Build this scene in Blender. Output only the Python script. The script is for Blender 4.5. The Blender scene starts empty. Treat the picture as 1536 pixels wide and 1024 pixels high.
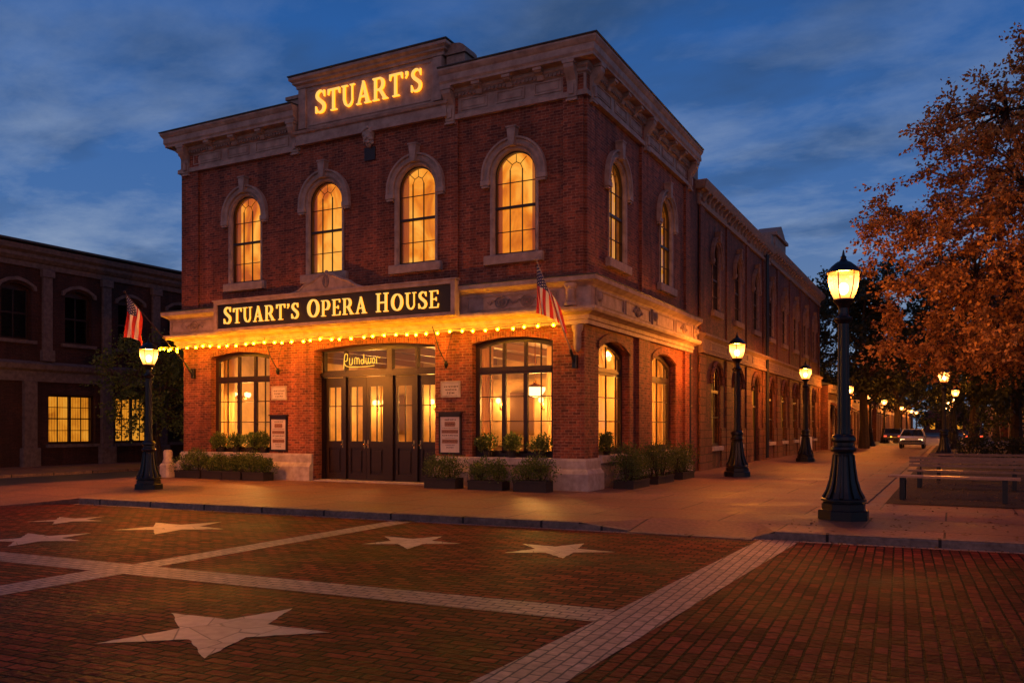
import bpy, math, random
from mathutils import noise as mnoise
from mathutils import Vector, Matrix
from mathutils.geometry import tessellate_polygon
R = math.radians
PI = math.pi
rnd = random.Random(7)
scene = bpy.context.scene
C = scene.collection

# ------------------------------------------------------------------ camera
TH = math.atan((1430 - 768) / 1264.0)
cam = bpy.data.cameras.new("camera")
cam.sensor_width = 36
cam.lens = 1264 / 1536 * 36
cam.shift_y = 128 / 1536
cam.clip_end = 2000
co = bpy.data.objects.new("camera", cam)
C.objects.link(co)
co.location = (8.163, -19.487, 1.6)
co.rotation_euler = (R(90), 0, TH)
scene.camera = co
scene.view_settings.view_transform = 'Standard'
scene.view_settings.look = 'None'
scene.view_settings.exposure = 0
scene.view_settings.gamma = 1

# ------------------------------------------------------------------ world: dusk sky
w = bpy.data.worlds.new("World")
scene.world = w
w.use_nodes = True
nt = w.node_tree
N = nt.nodes
for n in list(N):
    N.remove(n)


def wn(t, **k):
    n = N.new(t)
    for a, b in k.items():
        setattr(n, a, b)
    return n


L = nt.links.new
out = wn('ShaderNodeOutputWorld')
bg = wn('ShaderNodeBackground')
L(bg.outputs[0], out.inputs[0])
tc = wn('ShaderNodeTexCoord')
sep = wn('ShaderNodeSeparateXYZ')
L(tc.outputs['Generated'], sep.inputs[0])
ramp = wn('ShaderNodeValToRGB')
el = ramp.color_ramp.elements
el[0].position = 0.0
el[0].color = (0.16, 0.20, 0.27, 1)
el[1].position = 0.62
el[1].color = (0.006, 0.038, 0.150, 1)
for p, c_ in ((0.10, (0.15, 0.23, 0.38, 1)), (0.24, (0.055, 0.145, 0.37, 1)), (0.42, (0.022, 0.102, 0.335, 1))):
    e = el.new(p)
    e.color = c_
L(sep.outputs['Z'], ramp.inputs[0])
# cloud layer: direction projected on a flat layer high above
addz = wn('ShaderNodeMath', operation='ADD')
addz.inputs[1].default_value = 0.12
L(sep.outputs['Z'], addz.inputs[0])
divv = wn('ShaderNodeVectorMath', operation='SCALE')
inv = wn('ShaderNodeMath', operation='DIVIDE')
inv.inputs[0].default_value = 1.0
L(addz.outputs[0], inv.inputs[1])
L(tc.outputs['Generated'], divv.inputs[0])
L(inv.outputs[0], divv.inputs['Scale'])
mp = wn('ShaderNodeMapping')
mp.inputs['Rotation'].default_value = (0, 0, R(20))
mp.inputs['Scale'].default_value = (1.0, 1.35, 0.6)
L(divv.outputs[0], mp.inputs[0])
nz = wn('ShaderNodeTexNoise')
nz.inputs['Scale'].default_value = 1.9
nz.inputs['Detail'].default_value = 9
nz.inputs['Roughness'].default_value = 0.62
nz.inputs['Distortion'].default_value = 0.15
L(mp.outputs[0], nz.inputs['Vector'])
cr = wn('ShaderNodeValToRGB')
cr.color_ramp.elements[0].position = 0.44
cr.color_ramp.elements[1].position = 0.70
L(nz.outputs['Fac'], cr.inputs[0])
nz2 = wn('ShaderNodeTexNoise')
nz2.inputs['Scale'].default_value = 1.3
nz2.inputs['Detail'].default_value = 5
mp2 = wn('ShaderNodeMapping')
mp2.inputs['Location'].default_value = (4.2, 1.3, 2)
mp2.inputs['Scale'].default_value = (1.0, 1.5, 1)
L(divv.outputs[0], mp2.inputs[0])
L(mp2.outputs[0], nz2.inputs['Vector'])
cr2 = wn('ShaderNodeValToRGB')
cr2.color_ramp.elements[0].position = 0.46
cr2.color_ramp.elements[1].position = 0.66
L(nz2.outputs['Fac'], cr2.inputs[0])
# dark cloud bands
mixd = wn('ShaderNodeMix', data_type='RGBA', blend_type='MIX')
L(ramp.outputs[0], mixd.inputs['A'])
mixd.inputs['B'].default_value = (0.030, 0.068, 0.160, 1)
md = wn('ShaderNodeMath', operation='MULTIPLY')
md.inputs[1].default_value = 0.85
L(cr2.outputs[0], md.inputs[0])
L(md.outputs[0], mixd.inputs['Factor'])
# pale streaks
mixl = wn('ShaderNodeMix', data_type='RGBA', blend_type='MIX')
L(mixd.outputs['Result'], mixl.inputs['A'])
mixl.inputs['B'].default_value = (0.29, 0.37, 0.52, 1)
low = wn('ShaderNodeMapRange')
low.inputs['From Min'].default_value = 0.50
low.inputs['From Max'].default_value = 0.10
low.inputs['To Min'].default_value = 0.05
low.inputs['To Max'].default_value = 0.85
L(sep.outputs['Z'], low.inputs['Value'])
ml = wn('ShaderNodeMath', operation='MULTIPLY')
L(cr.outputs[0], ml.inputs[0])
L(low.outputs[0], ml.inputs[1])
L(ml.outputs[0], mixl.inputs['Factor'])
# the physical dusk sky, sun just below the horizon, adds its own glow
sky = wn('ShaderNodeTexSky', sky_type='NISHITA')
sky.sun_disc = False
sky.sun_elevation = R(1.0)
sky.sun_rotation = R(200)
addc = wn('ShaderNodeMix', data_type='RGBA', blend_type='ADD')
addc.inputs['Factor'].default_value = 0.004
L(mixl.outputs['Result'], addc.inputs['A'])
L(sky.outputs[0], addc.inputs['B'])
L(addc.outputs['Result'], bg.inputs[0])
bg.inputs[1].default_value = 1.0

# last warm afterglow of the set sun, very soft
sl = bpy.data.lights.new("afterglow_sun", 'SUN')
sl.energy = 0.33
sl.angle = R(70)
sl.color = (1.0, 0.31, 0.12)
so = bpy.data.objects.new("afterglow_sun", sl)
C.objects.link(so)
so.location = (0, -30, 30)
so.rotation_euler = Vector((-0.35, 0.85, -0.42)).to_track_quat('-Z', 'Y').to_euler()


# ------------------------------------------------------------------ materials
MATS = {}


def mat(name, col=(0.5, 0.5, 0.5), rough=0.6, var=0.0, scale=6.0, bump=0.0, metal=0.0, spec=0.4, em=None, ems=0.0,
        var_col=None, coat=0.0):
    if name in MATS:
        return MATS[name]
    m = bpy.data.materials.new(name)
    m.use_nodes = True
    t = m.node_tree
    b = t.nodes['Principled BSDF']
    b.inputs['Base Color'].default_value = (*col, 1)
    b.inputs['Roughness'].default_value = rough
    b.inputs['Metallic'].default_value = metal
    b.inputs['Specular IOR Level'].default_value = spec
    b.inputs['Coat Weight'].default_value = coat
    if em:
        b.inputs['Emission Color'].default_value = (*em, 1)
        b.inputs['Emission Strength'].default_value = ems
    if var or bump:
        tcn = t.nodes.new('ShaderNodeTexCoord')
        n = t.nodes.new('ShaderNodeTexNoise')
        n.inputs['Scale'].default_value = scale
        n.inputs['Detail'].default_value = 8
        n.inputs['Roughness'].default_value = 0.6
        t.links.new(tcn.outputs['Object'], n.inputs['Vector'])
        if var:
            mx = t.nodes.new('ShaderNodeMix')
            mx.data_type = 'RGBA'
            r = t.nodes.new('ShaderNodeMapRange')
            r.inputs['From Min'].default_value = 0.35
            r.inputs['From Max'].default_value = 0.65
            t.links.new(n.outputs['Fac'], r.inputs['Value'])
            t.links.new(r.outputs[0], mx.inputs['Factor'])
            d = var_col or tuple(c * (1 - var) for c in col)
            mx.inputs['A'].default_value = (*d, 1)
            mx.inputs['B'].default_value = (*col, 1)
            t.links.new(mx.outputs['Result'], b.inputs['Base Color'])
        if bump:
            bp = t.nodes.new('ShaderNodeBump')
            bp.inputs['Strength'].default_value = bump
            bp.inputs['Distance'].default_value = 0.02
            t.links.new(n.outputs['Fac'], bp.inputs['Height'])
            t.links.new(bp.outputs[0], b.inputs['Normal'])
    MATS[name] = m
    return m


def brick(name, c1, c2, mortar, bw=0.215, bh=0.073, ms=0.009, rough=0.75, rot=0.0, bump=0.5, stain=0.45, spec=0.3,
          rvar=0.0, wob=0.0, stain_scale=0.5, tint=None):
    if name in MATS:
        return MATS[name]
    m = bpy.data.materials.new(name)
    m.use_nodes = True
    t = m.node_tree
    nd = t.nodes
    lk = t.links.new
    b = nd['Principled BSDF']
    uv = nd.new('ShaderNodeTexCoord')
    mpn = nd.new('ShaderNodeMapping')
    mpn.inputs['Rotation'].default_value = (0, 0, rot)
    lk(uv.outputs['UV'], mpn.inputs[0])
    vec = mpn.outputs[0]
    if wob:
        nw = nd.new('ShaderNodeTexNoise')
        nw.inputs['Scale'].default_value = 3.5
        nw.inputs['Detail'].default_value = 3
        lk(uv.outputs['UV'], nw.inputs['Vector'])
        sb = nd.new('ShaderNodeVectorMath')
        sb.operation = 'MULTIPLY_ADD'
        sb.inputs[1].default_value = (wob, wob, 0)
        lk(nw.outputs['Color'], sb.inputs[0])
        lk(vec, sb.inputs[2])
        vec = sb.outputs[0]
    br = nd.new('ShaderNodeTexBrick')
    br.inputs['Scale'].default_value = 1.0
    br.inputs['Brick Width'].default_value = bw
    br.inputs['Row Height'].default_value = bh
    br.inputs['Mortar Size'].default_value = ms
    br.inputs['Mortar Smooth'].default_value = 0.3
    br.inputs['Bias'].default_value = -0.1
    br.inputs['Color1'].default_value = (*c1, 1)
    br.inputs['Color2'].default_value = (*c2, 1)
    br.inputs['Mortar'].default_value = (*mortar, 1)
    lk(vec, br.inputs['Vector'])
    n1 = nd.new('ShaderNodeTexNoise')
    n1.inputs['Scale'].default_value = stain_scale
    n1.inputs['Detail'].default_value = 9
    n1.inputs['Roughness'].default_value = 0.65
    lk(uv.outputs['UV'], n1.inputs['Vector'])
    mr = nd.new('ShaderNodeMapRange')
    mr.inputs['From Min'].default_value = 0.3
    mr.inputs['From Max'].default_value = 0.7
    mr.inputs['To Min'].default_value = 1 - stain
    mr.inputs['To Max'].default_value = 1.15
    lk(n1.outputs['Fac'], mr.inputs['Value'])
    n2 = nd.new('ShaderNodeTexNoise')
    n2.inputs['Scale'].default_value = 14
    n2.inputs['Detail'].default_value = 6
    lk(uv.outputs['UV'], n2.inputs['Vector'])
    mr2 = nd.new('ShaderNodeMapRange')
    mr2.inputs['From Min'].default_value = 0.3
    mr2.inputs['From Max'].default_value = 0.7
    mr2.inputs['To Min'].default_value = 0.65
    mr2.inputs['To Max'].default_value = 1.25
    lk(n2.outputs['Fac'], mr2.inputs['Value'])
    mu = nd.new('ShaderNodeMath')
    mu.operation = 'MULTIPLY'
    lk(mr.outputs[0], mu.inputs[0])
    lk(mr2.outputs[0], mu.inputs[1])
    if bh < .09:
        mps = nd.new('ShaderNodeMapping')
        mps.inputs['Scale'].default_value = (2.2, .22, 1)
        lk(uv.outputs['UV'], mps.inputs[0])
        n3 = nd.new('ShaderNodeTexNoise')
        n3.inputs['Scale'].default_value = 1.6
        n3.inputs['Detail'].default_value = 7
        lk(mps.outputs[0], n3.inputs['Vector'])
        mr3 = nd.new('ShaderNodeMapRange')
        mr3.inputs['From Min'].default_value = 0.35
        mr3.inputs['From Max'].default_value = 0.6
        mr3.inputs['To Min'].default_value = 0.68
        mr3.inputs['To Max'].default_value = 1.12
        lk(n3.outputs['Fac'], mr3.inputs['Value'])
        mu3 = nd.new('ShaderNodeMath')
        mu3.operation = 'MULTIPLY'
        lk(mu.outputs[0], mu3.inputs[0])
        lk(mr3.outputs[0], mu3.inputs[1])
        mu = mu3
    sc_ = nd.new('ShaderNodeVectorMath')
    sc_.operation = 'SCALE'
    lk(br.outputs['Color'], sc_.inputs[0])
    lk(mu.outputs[0], sc_.inputs['Scale'])
    lk(sc_.outputs[0], b.inputs['Base Color'])
    b.inputs['Roughness'].default_value = rough
    if rvar:
        rr = nd.new('ShaderNodeMapRange')
        rr.inputs['From Min'].default_value = 0.3
        rr.inputs['From Max'].default_value = 0.7
        rr.inputs['To Min'].default_value = rough - rvar
        rr.inputs['To Max'].default_value = rough + rvar
        lk(n1.outputs['Fac'], rr.inputs['Value'])
        lk(rr.outputs[0], b.inputs['Roughness'])
    b.inputs['Specular IOR Level'].default_value = spec
    if tint:
        b.inputs['Specular Tint'].default_value = (*tint, 1)
    inv_ = nd.new('ShaderNodeMath')
    inv_.operation = 'MULTIPLY_ADD'
    inv_.inputs[1].default_value = -1
    lk(br.outputs['Fac'], inv_.inputs[0])
    lk(n2.outputs['Fac'], inv_.inputs[2])
    bp = nd.new('ShaderNodeBump')
    bp.inputs['Strength'].default_value = bump
    bp.inputs['Distance'].default_value = 0.012 if bump < .95 else 0.03
    lk(inv_.outputs[0], bp.inputs['Height'])
    lk(bp.outputs[0], b.inputs['Normal'])
    MATS[name] = m
    return m


def emis(name, col, s):
    if name in MATS:
        return MATS[name]
    m = bpy.data.materials.new(name)
    m.use_nodes = True
    t = m.node_tree
    for n in list(t.nodes):
        t.nodes.remove(n)
    o = t.nodes.new('ShaderNodeOutputMaterial')
    e = t.nodes.new('ShaderNodeEmission')
    e.inputs[0].default_value = (*col, 1)
    e.inputs[1].default_value = s
    t.links.new(e.outputs[0], o.inputs[0])
    MATS[name] = m
    return m


def glowmat(name, dark, midc, bright, s=1.0, scale=(1.2, 1.2, 0.9), lo=0.36, hi=0.66, folds=0.0):
    """a lit room seen through a sheer blind: uneven warm light, soft drape folds"""
    if name in MATS:
        return MATS[name]
    m = bpy.data.materials.new(name)
    m.use_nodes = True
    t = m.node_tree
    for n in list(t.nodes):
        t.nodes.remove(n)
    o = t.nodes.new('ShaderNodeOutputMaterial')
    e = t.nodes.new('ShaderNodeEmission')
    g = t.nodes.new('ShaderNodeTexCoord')
    oi = t.nodes.new('ShaderNodeObjectInfo')
    av = t.nodes.new('ShaderNodeVectorMath')
    av.operation = 'MULTIPLY_ADD'
    t.links.new(oi.outputs['Random'], av.inputs[0])
    av.inputs[1].default_value = (17, 31, 23)
    t.links.new(g.outputs['Object'], av.inputs[2])
    mpn = t.nodes.new('ShaderNodeMapping')
    mpn.inputs['Scale'].default_value = scale
    mpn.inputs['Rotation'].default_value = (0, R(28), 0)
    t.links.new(av.outputs[0], mpn.inputs[0])
    n1 = t.nodes.new('ShaderNodeTexNoise')
    n1.inputs['Scale'].default_value = 0.85
    n1.inputs['Detail'].default_value = 5
    n1.inputs['Distortion'].default_value = 0.8
    t.links.new(mpn.outputs[0], n1.inputs['Vector'])
    fac = n1.outputs['Fac']
    if folds:
        wv = t.nodes.new('ShaderNodeTexWave')
        wv.inputs['Scale'].default_value = 2.6
        wv.inputs['Distortion'].default_value = 1.2
        t.links.new(av.outputs[0], wv.inputs['Vector'])
        ma = t.nodes.new('ShaderNodeMath')
        ma.operation = 'MULTIPLY_ADD'
        ma.inputs[1].default_value = folds
        t.links.new(wv.outputs['Fac'], ma.inputs[0])
        t.links.new(fac, ma.inputs[2])
        fac = ma.outputs[0]
    r = t.nodes.new('ShaderNodeValToRGB')
    r.color_ramp.elements[0].position = lo
    r.color_ramp.elements[0].color = (*dark, 1)
    r.color_ramp.elements[1].position = hi
    r.color_ramp.elements[1].color = (*bright, 1)
    x = r.color_ramp.elements.new((lo + hi) / 2)
    x.color = (*midc, 1)
    t.links.new(fac, r.inputs[0])
    t.links.new(r.outputs[0], e.inputs[0])
    e.inputs[1].default_value = s
    t.links.new(e.outputs[0], o.inputs[0])
    MATS[name] = m
    return m


def glassmat(name, tint=(0.95, 0.93, 0.88), gl=0.1, rough=0.02):
    if name in MATS:
        return MATS[name]
    m = bpy.data.materials.new(name)
    m.use_nodes = True
    t = m.node_tree
    for n in list(t.nodes):
        t.nodes.remove(n)
    o = t.nodes.new('ShaderNodeOutputMaterial')
    tr = t.nodes.new('ShaderNodeBsdfTransparent')
    tr.inputs[0].default_value = (*tint, 1)
    gs = t.nodes.new('ShaderNodeBsdfGlossy')
    gs.inputs['Roughness'].default_value = rough
    mx = t.nodes.new('ShaderNodeMixShader')
    fr = t.nodes.new('ShaderNodeFresnel')
    fr.inputs[0].default_value = 1.5
    ad = t.nodes.new('ShaderNodeMath')
    ad.operation = 'ADD'
    ad.inputs[1].default_value = gl
    t.links.new(fr.outputs[0], ad.inputs[0])
    t.links.new(ad.outputs[0], mx.inputs[0])
    t.links.new(tr.outputs[0], mx.inputs[1])
    t.links.new(gs.outputs[0], mx.inputs[2])
    t.links.new(mx.outputs[0], o.inputs[0])
    MATS[name] = m
    return m


def leafmat(name, c1, c2, tr=0.35, rough=0.55):
    if name in MATS:
        return MATS[name]
    m = bpy.data.materials.new(name)
    m.use_nodes = True
    t = m.node_tree
    b = t.nodes['Principled BSDF']
    o = t.nodes['Material Output']
    g = t.nodes.new('ShaderNodeNewGeometry')
    mx = t.nodes.new('ShaderNodeMix')
    mx.data_type = 'RGBA'
    mx.inputs['A'].default_value = (*c1, 1)
    mx.inputs['B'].default_value = (*c2, 1)
    t.links.new(g.outputs['Random Per Island'], mx.inputs['Factor'])
    t.links.new(mx.outputs['Result'], b.inputs['Base Color'])
    b.inputs['Roughness'].default_value = rough
    b.inputs['Specular IOR Level'].default_value = 0.3
    tl = t.nodes.new('ShaderNodeBsdfTranslucent')
    t.links.new(mx.outputs['Result'], tl.inputs[0])
    ms = t.nodes.new('ShaderNodeMixShader')
    ms.inputs[0].default_value = tr
    t.links.new(b.outputs[0], ms.inputs[1])
    t.links.new(tl.outputs[0], ms.inputs[2])
    t.links.new(ms.outputs[0], o.inputs[0])
    MATS[name] = m
    return m


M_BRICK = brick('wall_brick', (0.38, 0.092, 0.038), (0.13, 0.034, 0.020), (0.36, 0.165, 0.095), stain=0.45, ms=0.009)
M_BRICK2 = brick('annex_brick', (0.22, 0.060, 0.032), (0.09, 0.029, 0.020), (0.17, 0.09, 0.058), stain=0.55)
M_BRICK3 = brick('dark_brick', (0.070, 0.022, 0.014), (0.035, 0.014, 0.010), (0.05, 0.030, 0.022), stain=0.5)
M_ROUGHST = brick('rough_stone', (0.23, 0.085, 0.045), (0.15, 0.06, 0.035), (0.08, 0.04, 0.025), bw=0.62, bh=0.3, ms=0.02,
                  bump=1.0, wob=0.04)
M_STONE = mat('limestone', (0.50, 0.40, 0.33), 0.8, var=0.35, scale=5, bump=0.35, var_col=(0.33, 0.25, 0.20))
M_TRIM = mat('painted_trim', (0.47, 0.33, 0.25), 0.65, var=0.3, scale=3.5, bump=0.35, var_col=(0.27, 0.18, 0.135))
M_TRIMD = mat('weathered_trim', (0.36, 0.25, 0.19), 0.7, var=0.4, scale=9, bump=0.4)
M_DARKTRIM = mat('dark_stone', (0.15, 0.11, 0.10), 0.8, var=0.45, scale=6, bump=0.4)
M_BROWNTRIM = mat('brown_trim', (0.27, 0.16, 0.115), 0.8, var=0.45, scale=7, bump=0.4)  # darker brown trim tone for the annex belt course and upper windows
M_ROOF = mat('roof_metal', (0.06, 0.055, 0.05), 0.5, var=0.3)
M_WOOD = mat('brown_frame', (0.035, 0.014, 0.008), 0.45, var=0.35, scale=14, bump=0.1)
M_DOOR = mat('door_wood', (0.026, 0.011, 0.007), 0.35, var=0.35, scale=11, bump=0.12)
M_BLACK = mat('black_iron', (0.008, 0.008, 0.009), 0.38, var=0.3, scale=18, bump=0.08, spec=0.45)
M_PANEL = mat('sign_panel', (0.014, 0.008, 0.006), 0.55)
M_BRASS = mat('brass', (0.75, 0.45, 0.15), 0.25, metal=1.0)
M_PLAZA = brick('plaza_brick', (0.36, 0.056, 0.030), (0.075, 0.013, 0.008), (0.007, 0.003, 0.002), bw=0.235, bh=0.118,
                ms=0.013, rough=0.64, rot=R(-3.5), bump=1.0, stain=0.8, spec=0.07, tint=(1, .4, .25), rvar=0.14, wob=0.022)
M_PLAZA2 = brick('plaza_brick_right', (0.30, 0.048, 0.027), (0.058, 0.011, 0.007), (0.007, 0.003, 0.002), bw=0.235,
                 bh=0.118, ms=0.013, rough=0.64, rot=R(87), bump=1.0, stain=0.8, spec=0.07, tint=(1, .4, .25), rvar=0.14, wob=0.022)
M_BAND = brick('pale_paver', (0.52, 0.31, 0.21), (0.38, 0.23, 0.16), (0.08, 0.045, 0.03), bw=0.21, bh=0.105, ms=0.010,
               rough=0.6, rot=R(-3.5), bump=0.8, stain=0.35, spec=0.4, wob=0.03)
M_BAND2 = brick('pale_paver_cross', (0.52, 0.31, 0.21), (0.38, 0.23, 0.16), (0.08, 0.045, 0.03), bw=0.21, bh=0.105,
                ms=0.010, rough=0.6, rot=R(87.5), bump=0.8, stain=0.35, spec=0.4, wob=0.03)


def starmat():
    m = bpy.data.materials.new('star_stone')
    m.use_nodes = True
    t = m.node_tree
    b = t.nodes['Principled BSDF']
    g = t.nodes.new('ShaderNodeTexCoord')
    v = t.nodes.new('ShaderNodeTexVoronoi')
    v.feature = 'DISTANCE_TO_EDGE'
    v.inputs['Scale'].default_value = 2.6
    t.links.new(g.outputs['UV'], v.inputs['Vector'])
    v2 = t.nodes.new('ShaderNodeTexVoronoi')
    v2.inputs['Scale'].default_value = 2.6
    t.links.new(g.outputs['UV'], v2.inputs['Vector'])
    st = t.nodes.new('ShaderNodeMapRange')
    st.inputs['From Min'].default_value = 0.006
    st.inputs['From Max'].default_value = 0.02
    t.links.new(v.outputs['Distance'], st.inputs['Value'])
    n = t.nodes.new('ShaderNodeTexNoise')
    n.inputs['Scale'].default_value = 9
    n.inputs['Detail'].default_value = 9
    t.links.new(g.outputs['UV'], n.inputs['Vector'])
    sv = t.nodes.new('ShaderNodeSeparateColor')
    t.links.new(v2.outputs['Color'], sv.inputs[0])
    ad = t.nodes.new('ShaderNodeMath')
    ad.operation = 'MULTIPLY_ADD'
    ad.inputs[1].default_value = 0.35
    t.links.new(sv.outputs[0], ad.inputs[0])
    t.links.new(n.outputs['Fac'], ad.inputs[2])
    rp = t.nodes.new('ShaderNodeValToRGB')
    rp.color_ramp.elements[0].position = 0.35
    rp.color_ramp.elements[0].color = (0.40, 0.24, 0.165, 1)
    rp.color_ramp.elements[1].position = 0.95
    rp.color_ramp.elements[1].color = (0.62, 0.40, 0.28, 1)
    t.links.new(ad.outputs[0], rp.inputs[0])
    mx = t.nodes.new('ShaderNodeMix')
    mx.data_type = 'RGBA'
    mx.inputs['A'].default_value = (0.22, 0.13, 0.09, 1)
    t.links.new(rp.outputs[0], mx.inputs['B'])
    t.links.new(st.outputs[0], mx.inputs['Factor'])
    t.links.new(mx.outputs['Result'], b.inputs['Base Color'])
    b.inputs['Roughness'].default_value = 0.55
    bp = t.nodes.new('ShaderNodeBump')
    bp.inputs['Strength'].default_value = 0.6
    bp.inputs['Distance'].default_value = 0.01
    t.links.new(st.outputs[0], bp.inputs['Height'])
    t.links.new(bp.outputs[0], b.inputs['Normal'])
    return m


M_STAR = starmat()
M_CONC = brick('concrete_walk', (0.27, 0.135, 0.088), (0.215, 0.105, 0.068), (0.04, 0.022, 0.015), bw=2.3, bh=1.7, ms=0.018,
               rough=0.62, bump=0.35, stain=0.5, spec=0.45, tint=(1, .5, .3), rvar=0.15, stain_scale=0.7)
M_KERB = brick('kerb_stone', (0.27, 0.17, 0.12), (0.17, 0.11, 0.08), (0.03, 0.02, 0.015), bw=1.5, bh=3.0, ms=0.025, rough=0.7,
               bump=0.4, stain=0.5, stain_scale=2)
M_ASPH = mat('asphalt', (0.045, 0.04, 0.042), 0.55, var=0.4, scale=2.5, bump=0.3)
M_SOIL = mat('leaf_mulch', (0.060, 0.034, 0.020), 0.9, var=0.6, scale=22, bump=1.0, var_col=(0.02, 0.012, 0.008))
M_ROOM = mat('room_wall', (0.62, 0.42, 0.22), 0.8, var=0.45, scale=1.1)
M_ROOMF = mat('room_floor', (0.14, 0.07, 0.035), 0.4)
M_CURT = leafmat('curtain_cloth', (0.75, 0.5, 0.24), (0.75, 0.5, 0.24), 0.5)
M_GLASS = glassmat('window_glass', gl=0.0, rough=0.0)
M_GLASSD = glassmat('dark_glass', (0.5, 0.5, 0.5), 0.10, 0.0)
M_UP = glowmat('upper_room_glow', (0.55, 0.10, 0.003), (0.95, 0.26, 0.010), (1.15, 0.50, 0.06), 1.0, lo=.37, hi=0.62)
M_SIDEGLOW = glowmat('side_room_glow', (0.55, 0.13, 0.008), (0.90, 0.31, 0.022), (1.1, 0.50, 0.06), 0.9, folds=0.25,
                     lo=0.35, hi=0.85)
M_FARGLOW = glowmat('far_room_glow', (0.30, 0.07, 0.005), (0.85, 0.29, 0.018), (1.0, 0.45, 0.05), 0.85, folds=0.2, lo=0.3, hi=0.9)
M_DIMGLOW = glowmat('dim_room_glow', (0.04, 0.015, 0.004), (0.30, 0.10, 0.015), (0.9, 0.42, 0.08), 0.7, folds=0.1, lo=0.35, hi=0.85)
M_NIGHT = mat('unlit_room', (0.010, 0.010, 0.013), 0.5)
M_LETTER = emis('letter_face', (1.0, 0.55, 0.12), 1.15)
M_HALO = emis('letter_edge_light', (1.0, 0.28, 0.012), 2.8)
M_BULB = emis('bulb_light', (1.0, 0.38, 0.002), 370.0)
M_NEON = emis('neon_tube', (1.0, 0.46, 0.05), 1.5)
M_CHAND = emis('chandelier_light', (1.0, 0.66, 0.25), 4.0)
M_BARK = mat('bark', (0.05, 0.032, 0.022), 0.9, var=0.5, scale=9, bump=1.0)
M_BENCH = mat('bench_wood', (0.30, 0.18, 0.12), 0.4, var=0.35, scale=8, bump=0.2, spec=0.5)
M_PLANTER = mat('planter_box', (0.03, 0.02, 0.015), 0.7, var=0.3, bump=0.3)
M_SHRUB = leafmat('shrub_leaf', (0.045, 0.085, 0.018), (0.16, 0.19, 0.045), 0.3)
M_ORANGE = leafmat('rust_leaf', (0.10, 0.030, 0.012), (0.84, 0.42, 0.10), 0.4)
M_RUST = leafmat('brown_leaf', (0.09, 0.040, 0.015), (0.26, 0.13, 0.045), 0.3)
M_GREEN = leafmat('dark_leaf', (0.020, 0.030, 0.012), (0.05, 0.055, 0.02), 0.3)


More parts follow.
